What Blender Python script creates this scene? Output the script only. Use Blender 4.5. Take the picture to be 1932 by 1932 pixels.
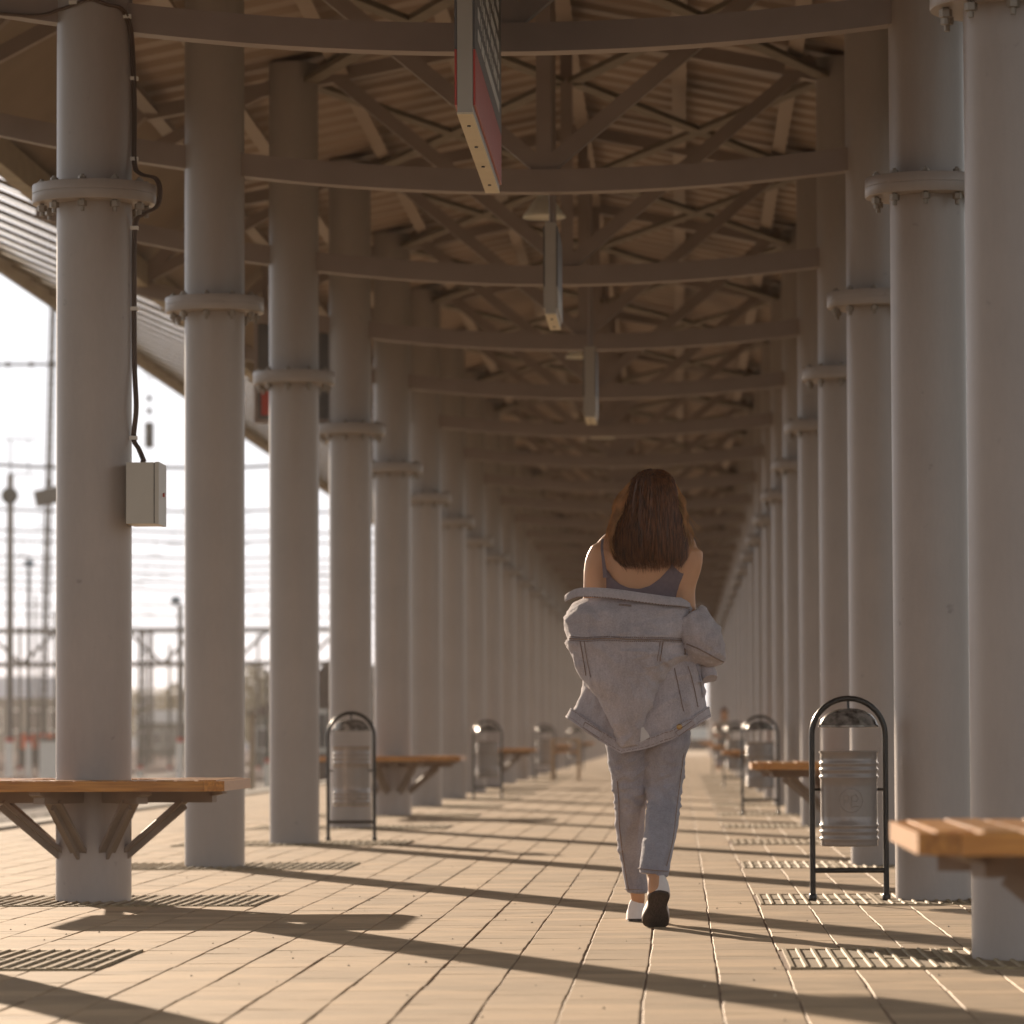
import bpy, bmesh, math, random
from mathutils import Vector, Matrix, noise
random.seed(7)
R = math.radians
PI = math.pi
S = bpy.context.scene
for o in list(bpy.data.objects):
    bpy.data.objects.remove(o)
COL = S.collection

# ------------------------------------------------------------------ camera
CAM_H = .7103
PITCH, YAW, ROLL = .0523, -.0395, -.0039
def cam_axes():
    cy, sy, cp, sp = math.cos(YAW), math.sin(YAW), math.cos(PITCH), math.sin(PITCH)
    fw = Vector((sy*cp, cy*cp, sp)); r = Vector((cy, -sy, 0)); u = r.cross(fw)
    cr, sr = math.cos(ROLL), math.sin(ROLL)
    return fw, cr*r+sr*u, -sr*r+cr*u
fw, rt, up = cam_axes()
cd = bpy.data.cameras.new('camera'); cam = bpy.data.objects.new('camera', cd); COL.objects.link(cam)
m = Matrix((rt, up, -fw)).transposed().to_4x4(); m.translation = (0, 0, CAM_H); cam.matrix_world = m
cd.sensor_width = 36; cd.lens = 8000/1932*36; cd.clip_start = .1; cd.clip_end = 5000
cd.dof.use_dof = True; cd.dof.focus_distance = 15.7; cd.dof.aperture_fstop = 4.6; cd.dof.aperture_blades = 9
S.camera = cam

# ------------------------------------------------------------------ light
SUN_EL = R(12.6)
SUN_AZ = math.atan2(1, 2.45)          # left of the corridor's direction (+Y)
W = bpy.data.worlds.new('World'); S.world = W; W.use_nodes = True
nt = W.node_tree; bg = nt.nodes['Background']
sky = nt.nodes.new('ShaderNodeTexSky'); sky.sky_type = 'NISHITA'; sky.sun_disc = False
sky.sun_elevation = SUN_EL; sky.sun_rotation = -SUN_AZ; sky.altitude = 100; sky.air_density = 1.0; sky.dust_density = 2.5; sky.ozone_density = 1
hsv = nt.nodes.new('ShaderNodeHueSaturation'); hsv.inputs['Saturation'].default_value = .15
nt.links.new(sky.outputs[0], hsv.inputs['Color']); cap = nt.nodes.new('ShaderNodeMixRGB'); cap.blend_type = 'DARKEN'; cap.inputs[0].default_value = 1; cap.inputs[2].default_value = (5.6, 5.7, 6.0, 1)
nt.links.new(hsv.outputs[0], cap.inputs[1]); nt.links.new(cap.outputs[0], bg.inputs[0]); bg.inputs[1].default_value = .115
sd = bpy.data.lights.new('sun', 'SUN'); so = bpy.data.objects.new('sun', sd); COL.objects.link(so)
sd.energy = 5.0; sd.angle = R(.53); sd.color = (1, .80, .60)
sv = Vector((-math.sin(SUN_AZ)*math.cos(SUN_EL), math.cos(SUN_AZ)*math.cos(SUN_EL), math.sin(SUN_EL)))
so.rotation_euler = sv.to_track_quat('Z', 'Y').to_euler(); so.location = sv*60
S.view_settings.view_transform = 'Standard'; S.view_settings.look = 'None'
S.view_settings.exposure = .84; S.view_settings.gamma = 1
S.view_settings.use_curve_mapping = False
S.render.engine = 'CYCLES'
S.cycles.max_bounces = 8; S.cycles.diffuse_bounces = 5; S.cycles.glossy_bounces = 4

# ------------------------------------------------------------------ materials
MATS = {}
def mat(name, col, rough=.6, metal=0, var=.12, scale=6, bump=0, bscale=40, col2=None, coat=0, spec=.5, trans=0, stretch=None, detail=4, obj_rand=0, rvar=0):
    if name in MATS: return MATS[name]
    M = bpy.data.materials.new(name); M.use_nodes = True; n = M.node_tree; N = n.nodes; L = n.links
    b = N['Principled BSDF']; b.inputs['Roughness'].default_value = rough; b.inputs['Metallic'].default_value = metal
    b.inputs['Coat Weight'].default_value = coat; b.inputs['Specular IOR Level'].default_value = spec
    tc = N.new('ShaderNodeTexCoord'); src = tc.outputs['Object']
    if stretch:
        mp = N.new('ShaderNodeMapping'); mp.inputs['Scale'].default_value = stretch; L.new(src, mp.inputs[0]); src = mp.outputs[0]
    tx = N.new('ShaderNodeTexNoise'); tx.inputs['Scale'].default_value = scale; tx.inputs['Detail'].default_value = detail
    L.new(src, tx.inputs['Vector'])
    c = Vector(col[:3]); lo = col2 if col2 else tuple(c*(1-var)); hi = tuple(c*(1+var)) if not col2 else tuple(c)
    rp = N.new('ShaderNodeValToRGB'); rp.color_ramp.elements[0].position = .32; rp.color_ramp.elements[1].position = .68
    rp.color_ramp.elements[0].color = (*lo, 1); rp.color_ramp.elements[1].color = (*hi, 1)
    L.new(tx.outputs[0], rp.inputs[0]); out = rp.outputs[0]
    if obj_rand:
        oi = N.new('ShaderNodeObjectInfo'); mr = N.new('ShaderNodeMapRange'); mr.inputs[3].default_value = 1-obj_rand; mr.inputs[4].default_value = 1+obj_rand
        L.new(oi.outputs['Random'], mr.inputs[0])
        hs = N.new('ShaderNodeHueSaturation'); L.new(mr.outputs[0], hs.inputs['Value']); L.new(out, hs.inputs['Color']); out = hs.outputs[0]
    L.new(out, b.inputs['Base Color'])
    if rvar:
        mr = N.new('ShaderNodeMapRange'); mr.inputs[3].default_value = rough-rvar; mr.inputs[4].default_value = rough+rvar
        L.new(tx.outputs[0], mr.inputs[0]); L.new(mr.outputs[0], b.inputs['Roughness'])
    if bump:
        t2 = N.new('ShaderNodeTexNoise'); t2.inputs['Scale'].default_value = bscale; t2.inputs['Detail'].default_value = 5; L.new(src, t2.inputs['Vector'])
        bp = N.new('ShaderNodeBump'); bp.inputs['Strength'].default_value = bump; bp.inputs['Distance'].default_value = .01
        L.new(t2.outputs[0], bp.inputs['Height']); L.new(bp.outputs[0], b.inputs['Normal'])
    if trans:
        tr = N.new('ShaderNodeBsdfTranslucent'); L.new(out, tr.inputs[0]); mx = N.new('ShaderNodeMixShader'); mx.inputs[0].default_value = trans
        L.new(b.outputs[0], mx.inputs[1]); L.new(tr.outputs[0], mx.inputs[2]); L.new(mx.outputs[0], N['Material Output'].inputs[0])
    MATS[name] = M
    return M
m_paint = mat('grey_column_paint', (.41, .365, .345), rough=.38, var=.05, scale=2.2, bump=.05, bscale=90, rvar=.07)
def grime(M):
    n = M.node_tree; N = n.nodes; L = n.links; b = N['Principled BSDF']; old = b.inputs['Base Color'].links[0].from_socket
    tc = N.new('ShaderNodeTexCoord'); oi = N.new('ShaderNodeObjectInfo'); ad = N.new('ShaderNodeVectorMath'); mu = N.new('ShaderNodeVectorMath'); mu.operation = 'SCALE'; mu.inputs[3].default_value = 37
    cb = N.new('ShaderNodeCombineXYZ'); [L.new(oi.outputs['Random'], cb.inputs[k]) for k in range(3)]; L.new(cb.outputs[0], mu.inputs[0]); L.new(tc.outputs['Object'], ad.inputs[0]); L.new(mu.outputs[0], ad.inputs[1])
    for sc, st, lo, hi, a0, a1 in ((5, (1, 1, .12), .965, 1.03, .3, .7), (14, (1, 1, 1), .72, 1, .22, .30), (60, (1, 1, .3), .98, 1.02, .3, .7)):
        mp = N.new('ShaderNodeMapping'); mp.inputs['Scale'].default_value = st; t = N.new('ShaderNodeTexNoise'); t.inputs['Scale'].default_value = sc; t.inputs['Detail'].default_value = 4
        L.new(ad.outputs[0], mp.inputs[0]); L.new(mp.outputs[0], t.inputs['Vector']); r = N.new('ShaderNodeMapRange'); r.inputs[1].default_value = a0; r.inputs[2].default_value = a1; r.inputs[3].default_value = lo; r.inputs[4].default_value = hi
        L.new(t.outputs[0], r.inputs[0]); h = N.new('ShaderNodeHueSaturation'); L.new(r.outputs[0], h.inputs['Value']); L.new(old, h.inputs['Color']); old = h.outputs[0]
    L.new(old, b.inputs['Base Color'])
grime(m_paint)
m_steel = mat('grey_beam_paint', (.31, .25, .225), rough=.5, var=.08, scale=3)
m_deck = mat('roof_sheet_paint', (.37, .285, .235), rough=.5, var=.06, scale=1.5)
m_wing = mat('wing_sheet_paint', (.93, .90, .85), rough=.08, var=.02, scale=1.2, metal=1)
m_joist = mat('wing_joist_paint', (.20, .16, .12), rough=.6)
m_bolt = mat('bolt_steel', (.30, .26, .22), rough=.5, metal=.6)
m_wood = mat('varnished_wood', (.60, .28, .06), rough=.34, col2=(.34, .13, .026), scale=7, stretch=(.7, 11, 11), coat=.08, bump=.1, bscale=30, obj_rand=.14)
m_slat = mat('varnished_slat_wood', (.60, .29, .07), rough=.36, col2=(.36, .14, .028), scale=7, stretch=(11, .7, 11), coat=.08, bump=.2, bscale=24, obj_rand=.22, detail=8)
m_bsteel = mat('bench_steel', (.30, .25, .215), rough=.55, var=.12)
m_black = mat('black_tube_paint', (.018, .016, .015), rough=.3)
m_zinc = mat('grey_bin_metal', (.30, .27, .255), rough=.24, metal=.15, var=.04, scale=10)
m_capm = mat('speckled_cap_metal', (.36, .34, .32), rough=.25, metal=.4, col2=(.06, .05, .045), scale=34, detail=6)
m_grate = mat('cast_grate', (.34, .26, .15), rough=.7, metal=0, var=.25, scale=30)
m_sign = mat('sign_aluminium', (.42, .38, .33), rough=.4, metal=.2, var=.04)
m_signb = mat('sign_bottom_board', (.72, .66, .52), rough=.6, var=.04)
m_red = mat('red_sign_film', (.50, .055, .03), rough=.35, var=.05)
m_dgrey = mat('dark_grey_sign_film', (.13, .12, .115), rough=.35, var=.05)
m_white = mat('white_lettering', (.8, .78, .74), rough=.5, var=.03)
m_lamp = mat('lamp_acrylic', (.92, .90, .82), rough=.35, var=.02, trans=.4)
m_box = mat('light_grey_cabinet', (.52, .50, .45), rough=.4, var=.03)
m_cable = mat('dark_cable', (.10, .065, .05), rough=.5)
m_skin = mat('skin', (.58, .31, .175), rough=.5, var=.05, scale=9)
MATS['skin'].node_tree.nodes['Principled BSDF'].inputs['Subsurface Weight'].default_value = .15
MATS['skin'].node_tree.nodes['Principled BSDF'].inputs['Subsurface Radius'].default_value = (.02, .008, .004)
m_hair = mat('brown_hair', (.11, .042, .021), rough=.45, col2=(.04, .016, .009), scale=30, stretch=(6, 6, .6))
m_strand = mat('brown_hair_strand', (.34, .135, .055), rough=.4, col2=(.075, .029, .015), scale=24, stretch=(6, 6, .6), trans=.35)
m_cami = mat('mauve_knit', (.17, .13, .15), rough=.9, var=.08, scale=60, bump=.2, bscale=300)
def denim(name, base, dark, seed):
    M = mat(name, base, rough=.9, col2=dark, scale=5, bump=.5, bscale=260, detail=10)
    n = M.node_tree; N = n.nodes; L = n.links; b = N['Principled BSDF']; b.inputs['Sheen Weight'].default_value = .3
    tc = N.new('ShaderNodeTexCoord'); old = b.inputs['Base Color'].links[0].from_socket
    def layer(scale, lo, hi, st, detail=3):
        nonlocal old
        mp = N.new('ShaderNodeMapping'); mp.inputs['Scale'].default_value = st; t = N.new('ShaderNodeTexNoise'); t.inputs['Scale'].default_value = scale; t.inputs['Detail'].default_value = detail
        L.new(tc.outputs['Object'], mp.inputs[0]); L.new(mp.outputs[0], t.inputs['Vector']); r = N.new('ShaderNodeMapRange'); r.inputs[1].default_value = .3; r.inputs[2].default_value = .7; r.inputs[3].default_value = lo; r.inputs[4].default_value = hi
        L.new(t.outputs[0], r.inputs[0]); h = N.new('ShaderNodeHueSaturation'); L.new(r.outputs[0], h.inputs['Value']); L.new(old, h.inputs['Color']); old = h.outputs[0]
    layer(170, .88, 1.12, (1, 1, 1)); layer(70, .93, 1.07, (1, 1, .2), 5); layer(16, .93, 1.07, (1.2, 1, .5), 4)
    L.new(old, b.inputs['Base Color'])
    return M
m_jacket = denim('pale_washed_denim', (.50, .455, .49), (.39, .355, .385), 1)
m_jeans = denim('blue_grey_denim', (.37, .355, .41), (.27, .26, .31), 2)
m_stitch = mat('denim_stitching', (.26, .20, .18), rough=.9, var=.2, scale=160)
m_brass = mat('brass_button', (.42, .27, .12), rough=.35, metal=.8)
m_canvas = mat('white_canvas', (.75, .70, .69), rough=.7, var=.04, scale=40)
m_sole = mat('dark_rubber_sole', (.055, .04, .035), rough=.7, var=.3, scale=60, bump=.5, bscale=160)
m_conc = mat('concrete_pole', (.24, .22, .20), rough=.85, var=.15)
m_ironb = mat('dark_lattice_steel', (.10, .10, .09), rough=.7, var=.15)
m_grass = mat('dry_grass', (.06, .075, .025), rough=.95, col2=(.11, .105, .05), scale=.35, bump=.6, bscale=4, detail=8)
m_kerb = mat('kerb_concrete', (.36, .32, .27), rough=.85, var=.12, scale=8)
m_joint = mat('joint_sand', (.22, .14, .09), rough=1, var=.3, scale=30)

def paver_mat():
    M = bpy.data.materials.new('sandy_paver'); M.use_nodes = True; n = M.node_tree; N = n.nodes; L = n.links; b = N['Principled BSDF']
    b.inputs['Roughness'].default_value = .72; b.inputs['Specular IOR Level'].default_value = .35
    g = N.new('ShaderNodeNewGeometry'); oi = N.new('ShaderNodeObjectInfo')
    wn = N.new('ShaderNodeTexWhiteNoise'); wn.noise_dimensions = '2D'
    mp = N.new('ShaderNodeVectorMath'); mp.operation = 'MULTIPLY'; mp.inputs[1].default_value = (1/.2075, 1/.2, 0); L.new(g.outputs['Position'], mp.inputs[0])
    fl = N.new('ShaderNodeVectorMath'); fl.operation = 'FLOOR'; ad = N.new('ShaderNodeVectorMath'); ad.inputs[1].default_value = (.5, 0, 0)
    L.new(mp.outputs[0], ad.inputs[0]); L.new(ad.outputs[0], fl.inputs[0]); L.new(fl.outputs[0], wn.inputs['Vector'])
    t1 = N.new('ShaderNodeTexNoise'); t1.inputs['Scale'].default_value = 2.6; t1.inputs['Detail'].default_value = 5; L.new(g.outputs['Position'], t1.inputs['Vector'])
    t2 = N.new('ShaderNodeTexNoise'); t2.inputs['Scale'].default_value = 190; t2.inputs['Detail'].default_value = 3; L.new(g.outputs['Position'], t2.inputs['Vector'])
    t3 = N.new('ShaderNodeTexNoise'); t3.inputs['Scale'].default_value = 14; t3.inputs['Roughness'].default_value = .7; t3.inputs['Detail'].default_value = 6
    m3 = N.new('ShaderNodeMapping'); m3.inputs['Scale'].default_value = (.6, 1.6, 1); L.new(g.outputs['Position'], m3.inputs[0]); L.new(m3.outputs[0], t3.inputs['Vector'])
    def mrange(src, lo, hi):
        r = N.new('ShaderNodeMapRange'); r.inputs[3].default_value = lo; r.inputs[4].default_value = hi; L.new(src, r.inputs[0]); return r.outputs[0]
    def mul(a, c):
        x = N.new('ShaderNodeMath'); x.operation = 'MULTIPLY'; L.new(a, x.inputs[0]); L.new(c, x.inputs[1]); return x.outputs[0]
    v = mul(mul(mrange(wn.outputs['Value'], .80, 1.15), mrange(t1.outputs[0], .72, 1.28)), mul(mrange(t2.outputs[0], .7, 1.3), mrange(t3.outputs[0], .55, 1.45)))
    hs = N.new('ShaderNodeHueSaturation'); hs.inputs['Color'].default_value = (.455, .325, .198, 1); L.new(v, hs.inputs['Value'])
    L.new(hs.outputs[0], b.inputs['Base Color'])
    bp = N.new('ShaderNodeBump'); bp.inputs['Strength'].default_value = .35; bp.inputs['Distance'].default_value = .004; L.new(t3.outputs[0], bp.inputs['Height'])
    L.new(bp.outputs[0], b.inputs['Normal'])
    return M
m_paver = paver_mat()

# ------------------------------------------------------------------ mesh helpers
class MB:
    def __init__(s): s.v = []; s.f = []
    def add(s, vs, fs):
        o = len(s.v); s.v += [tuple(p) for p in vs]; s.f += [tuple(i+o for i in f) for f in fs]; return s
    def box(s, x0, x1, y0, y1, z0, z1):
        return s.add([(x, y, z) for z in (z0, z1) for y in (y0, y1) for x in (x0, x1)],
                     [(0, 2, 3, 1), (4, 5, 7, 6), (0, 1, 5, 4), (2, 6, 7, 3), (0, 4, 6, 2), (1, 3, 7, 5)])
    def bar(s, a, b, w, h, upv=(0, 0, 1)):
        a = Vector(a); b = Vector(b); d = (b-a).normalized(); u = Vector(upv)
        if abs(d.dot(u)) > .99: u = Vector((0, 1, 0))
        x = d.cross(u).normalized(); z = x.cross(d).normalized(); vs = []
        for p in (a, b):
            for q, r in ((-1, -1), (1, -1), (1, 1), (-1, 1)): vs.append(p+x*q*w/2+z*r*h/2)
        return s.add(vs, [(0, 3, 2, 1), (4, 5, 6, 7), (0, 1, 5, 4), (1, 2, 6, 5), (2, 3, 7, 6), (3, 0, 4, 7)])
    def tube(s, pts, r, n=8, cap=True):
        pts = [Vector(p) for p in pts]; rs = r if isinstance(r, (list, tuple)) else [r]*len(pts); vs = []; prev = None
        for i, p in enumerate(pts):
            d = (pts[min(i+1, len(pts)-1)]-pts[max(i-1, 0)]).normalized()
            if prev is None: prev = Vector((0, 0, 1)) if abs(d.z) < .9 else Vector((0, 1, 0))
            x = d.cross(prev).normalized(); y = x.cross(d).normalized(); prev = y
            for k in range(n):
                a = 2*PI*k/n; vs.append(p+(x*math.cos(a)+y*math.sin(a))*rs[i])
        fs = [(i*n+k, i*n+(k+1) % n, (i+1)*n+(k+1) % n, (i+1)*n+k) for i in range(len(pts)-1) for k in range(n)]
        if cap: fs += [tuple(range(n))[::-1], tuple((len(pts)-1)*n+k for k in range(n))]
        return s.add(vs, fs)
    def lathe(s, prof, c=(0, 0, 0), n=32, cap=True):
        vs = [(c[0]+r*math.cos(2*PI*k/n), c[1]+r*math.sin(2*PI*k/n), c[2]+z) for r, z in prof for k in range(n)]
        fs = [(i*n+k, i*n+(k+1) % n, (i+1)*n+(k+1) % n, (i+1)*n+k) for i in range(len(prof)-1) for k in range(n)]
        if cap: fs += [tuple(range(n))[::-1], tuple((len(prof)-1)*n+k for k in range(n))]
        return s.add(vs, fs)
    def rings(s, rings, cap=True):
        n = len(rings[0]); vs = [p for r in rings for p in r]
        fs = [(i*n+k, i*n+(k+1) % n, (i+1)*n+(k+1) % n, (i+1)*n+k) for i in range(len(rings)-1) for k in range(n)]
        if cap: fs += [tuple(range(n))[::-1], tuple((len(rings)-1)*n+k for k in range(n))]
        return s.add(vs, fs)
    def prism(s, poly, z0, z1):
        n = len(poly); vs = [(x, y, z) for z in (z0, z1) for x, y in poly]
        return s.add(vs, [tuple(range(n))[::-1], tuple(range(n, 2*n))]+[(k, (k+1) % n, n+(k+1) % n, n+k) for k in range(n)])
    def mesh(s, name, m, smooth=False):
        me = bpy.data.meshes.new(name); me.from_pydata([tuple(p) for p in s.v], [], s.f); me.materials.append(m); me.update()
        bm = bmesh.new(); bm.from_mesh(me); bmesh.ops.recalc_face_normals(bm, faces=bm.faces); bm.to_mesh(me); bm.free()
        if smooth: me.shade_smooth(); me.set_sharp_from_angle(angle=R(smooth if smooth is not True else 40))
        return me
def link(name, me, parent=None, loc=(0, 0, 0), rot=(0, 0, 0)):
    o = bpy.data.objects.new(name, me); COL.objects.link(o); o.location = loc; o.rotation_euler = rot
    if parent: o.parent = parent
    return o
def obj(name, mb, m, parent=None, smooth=False, **k): return link(name, mb.mesh(name, m, smooth), parent, **k)
def tag(o, label, cat, group=None):
    o['label'] = label; o['category'] = cat
    if group: o['group'] = group
    return o
def thing(name, label, cat, loc=(0, 0, 0), rotz=0, group=None):
    o = bpy.data.objects.new(name, None); COL.objects.link(o); o.location = loc; o.rotation_euler = (0, 0, rotz); o.empty_display_size = .2
    return tag(o, label, cat, group)
def struct(o): o['kind'] = 'structure'; return o
def stuff(o): o['kind'] = 'stuff'; return o
def copy_tree(o, parent=None):
    c = o.copy(); COL.objects.link(c); c.parent = parent
    for ch in o.children: copy_tree(ch, c)
    return c
ORD = ['nearest', 'second', 'third', 'fourth', 'fifth', 'sixth', 'seventh', 'eighth', 'ninth', 'tenth', 'eleventh', 'twelfth', 'thirteenth', 'fourteenth']

# ------------------------------------------------------------------ key dimensions
Y0, SP, NF = 13.43, 4.7473, 28
def FY(i): return Y0+SP*i
XL, XR = -2.5225, 1.0732
XC = (XL+XR)/2
CR = .1625
def chord(x): return 3.645+.0385*(x-XC)**2
ENDY = FY(NF-1)+1.6

# ------------------------------------------------------------------ ground
EX0, EX1 = -5.15, 3.72
struct(obj('ground', MB().add([(-415, -25, -.62), (415, -25, -.62), (415, 890, -.62), (-415, 890, -.62)], [(0, 1, 2, 3)]), m_grass))
pl = struct(obj('platform', MB().box(EX0, EX1, -6, ENDY+45, -.6, -.0042), m_joint))
for x0, x1 in ((EX0-.22, EX0-.004), (EX1+.004, EX1+.22)):
    struct(obj('platform_kerb', MB().box(x0, x1, -6, ENDY+45, -.6, .02), m_kerb))
PW, PLN = .2075, .2
def jitter(col, y): return .0055*noise.noise(Vector((col*7.3, y*1.1, 2)))+.003*noise.noise(Vector((col*3.1, y*4.3, 9)))
grate_cols = {}
def in_grate(x, y):
    for gx in (XL, XR):
        if abs(x-gx) < .73:
            k = (y-Y0)/SP; d = (k-round(k))*SP
            if abs(d) < .56: return True
    return False
def paver_geo(mb, cx, cy, w, l, dz, tx, ty):
    b = .002; h = w/2; q = l/2; vs = []
    for z, ins in ((-.03, 0), (-.0022, 0), (0, b)):
        for sx, sy in ((-1, -1), (1, -1), (1, 1), (-1, 1)):
            x = sx*(h-ins); y = sy*(q-ins*.12); vs.append((cx+x, cy+y, z+dz+tx*x+ty*y))
    fs = [(8, 9, 10, 11)]
    for lv in (0, 4): fs += [(lv+k, lv+(k+1) % 4, lv+4+(k+1) % 4, lv+4+k) for k in range(4)]
    mb.add(vs, fs)
near, far = [], []
ncol0, ncol1 = int(EX0/PW)-1, int(EX1/PW)+1
rng = random.Random(3)
for r in range(int(7/PLN), int(74/PLN)):
    for c in range(ncol0, ncol1+1):
        x = c*PW; y = (r+.5)*PLN
        if x-PW/2 < EX0 or x+PW/2 > EX1 or in_grate(x, y): continue
        vis = -.166*y-.3 < x < .08*y+.3
        if not vis and y < 30: 
            if not (-.3*y-1 < x < .2*y+1.5): continue
        (near if (vis and 10.2 < y and -.163*y < x < .079*y) else far).append((x, y, c))
near.sort(key=lambda t: t[1]); far += near[300:]; near = near[:300]
shapes = []
for k in range(14):
    b = MB(); paver_geo(b, 0, 0, PW-.0055, PLN-.0008, rng.uniform(-.0005, .0005), rng.uniform(-.006, .006), rng.uniform(-.0018, .0018)); shapes.append(b.mesh('paver', m_paver))
for x, y, c in near: link('paver', rng.choice(shapes), pl, loc=(x+jitter(c, y), y, 0))
fb = MB()
for x, y, c in far: paver_geo(fb, x+jitter(c, y), y, PW-.0055, PLN-.0008, rng.uniform(-.0005, .0005), rng.uniform(-.006, .006), rng.uniform(-.0018, .0018))
stuff(obj('paving', fb, m_paver, pl))
fb = MB()
for c in range(ncol0, ncol1+1):
    x = c*PW
    if x-PW/2 < EX0 or x+PW/2 > EX1: continue
    fb.box(x-PW/2+.004, x+PW/2-.004, 74.002, ENDY+45, -.02, 0)
stuff(obj('far_paving', fb, m_paver, pl))

rg0 = random.Random(9); b = MB()
for k in range(420):
    y = rg0.uniform(10.5, 40); x = rg0.uniform(-.16*y, .075*y); q = rg0.uniform(.0015, .005)
    if in_grate(x, y): continue
    b.add([(x-q, y-q, 0), (x+q, y-q*.6, 0), (x+q*.7, y+q, 0), (x-q*.8, y+q, 0), (x, y, q*1.2)], [(0, 1, 4), (1, 2, 4), (2, 3, 4), (3, 0, 4), (3, 2, 1, 0)])
o = obj('grit', b, mat('pale_grit', (.45, .38, .28), rough=.9, var=.4, scale=3)); stuff(o); tag(o, 'scattered pale grit lying on the sandy pavers', 'grit')

# ------------------------------------------------------------------ canopy
can = thing('platform_canopy', 'long grey steel platform canopy on two rows of round columns with ribbed sheet roof', 'canopy', (XC, Y0, 0))
TOPZ = 5.12
colm = MB().lathe([(CR, 0), (CR, TOPZ)], n=56).mesh('column', m_paint, True)
fl = MB().lathe([(.266, 3.004), (.268, 3.007), (.268, 3.043), (.2655, 3.045), (.2655, 3.047), (.268, 3.049), (.268, 3.083), (.266, 3.086)], n=56).mesh('flange_plate', m_paint, True)
bb = MB()
bb.lathe([(.010, -.052), (.010, -.032), (.021, -.030), (.021, -.006), (.010, -.004), (.010, .086), (.018, .088), (.018, .099), (.009, .101), (.009, .108)], n=6)
boltm = bb.mesh('bolt', m_bolt)
def bolts_joined():
    b = MB()
    for k in range(10):
        a = 2*PI*(k+.35)/10; c = (math.cos(a)*.226, math.sin(a)*.226, 3.003)
        b.lathe([(.019, -.034), (.019, -.004)], c=c, n=6); b.lathe([(.009, -.058), (.009, -.034)], c=c, n=5); b.lathe([(.018, .084), (.014, .11)], c=c, n=6)
    return b.mesh('bolts', m_bolt)
bj = bolts_joined()
inv = Vector((-XC, -Y0, 0))
def cl(x, y, z=0): return (x-XC, y-Y0, z)
for i in range(-1, NF):
    for x in (XL, XR):
        c = link('column', colm, can, loc=cl(x, FY(i)))
        link('flange_plate', fl, c)
        if i <= 5:
            for k in range(10):
                a = 2*PI*(k+.35)/10; link('bolt', boltm, c, loc=(math.cos(a)*.226, math.sin(a)*.226, 3.003))
        else: stuff(link('bolts', bj, c))
# transverse frame
WX = 6.2
ES = XC-(-WX)                       # half width eave
def deckz(x):
    d = abs(x-XC); return 5.50-.2*d
def wingz(d): # d = distance from centre
    return 2.41+.43*(d-XC*-1 if False else d+.725)
EDG = 2.775; VAL = 3.375
bm_ = MB(); segs = 44; half = VAL+.12
pts = [XC-half+2*half*k/segs for k in range(segs+1)]
rings = []
for x in pts:
    z = chord(x)-XC*0; rings.append([(x-XC, -.06, z), (x-XC, .06, z), (x-XC, .06, z+.125), (x-XC, -.06, z+.125)])
bm_.rings(rings); beamm = bm_.mesh('arched_beam', m_steel)
hl = MB()
for s in (-1, 1): hl.bar((0, -.002*0, 3.76), (s*1.62, 0, 5.2), .075, .085, (0, 1, 0))
postm = MB().box(-.04, .04, -.04, .04, 3.76, 5.42).mesh('post', m_steel)
dgl = MB().bar((-.02, 0, 3.79), (-1.62, 0, 5.12), .07, .085).mesh('diagonal', m_steel)
dgr = MB().bar((.02, 0, 3.79), (1.62, 0, 5.12), .07, .085).mesh('diagonal', m_steel)
odl = MB().bar((-VAL-.05, 0, 4.2), (-1.85, 0, 5.03), .07, .08).mesh('diagonal', m_steel)
odr = MB().bar((VAL+.05, 0, 4.2), (1.85, 0, 5.03), .07, .08).mesh('diagonal', m_steel)
tcm = MB()
for s in (-1, 1): tcm.bar((0, 0, 5.335), (s*EDG, 0, 4.80), .09, .1, (0, 1, 0)); tcm.bar((s*EDG, 0, 4.84), (s*(VAL+.05), 0, 4.22), .09, .1, (0, 1, 0))
tcmesh = tcm.mesh('top_chord', m_steel)
xb = []
for sx in (-1, 1):
    for sy in (0, 1):
        xb.append(MB().bar((sx*.06, .05+(SP-.1)*sy, 4.99), (sx*(XR-XC-.1), SP-.05-(SP-.1)*sy, 5.0), .10, .035).mesh('wind_brace', m_joist))
for i in range(-1, NF):
    y = FY(i)-Y0
    link('arched_beam', beamm, can, loc=(0, y, 0)); link('post', postm, can, loc=(0, y, 0))
    for mm in (dgl, dgr, odl, odr): link('diagonal', mm, can, loc=(0, y, 0))
    link('top_chord', tcmesh, can, loc=(0, y, 0))
    if i < NF-1:
        for mm in xb: link('wind_brace', mm, can, loc=(0, y, 0))
L0, L1 = FY(-1)-Y0-1.5, ENDY-Y0
for k in range(-4, 5):
    d = .74*k
    if abs(d) > EDG: d = math.copysign(EDG-.04, d)
    z = 5.50-.2*abs(d)
    b = MB(); b.box(d-.05, d+.05, L0, L1, z-.16, z-.15); b.box(d-.006, d+.006, L0, L1, z-.149, z-.06); obj('purlin', b, m_deck if k not in (-4, 4) else m_steel, can)
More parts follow.
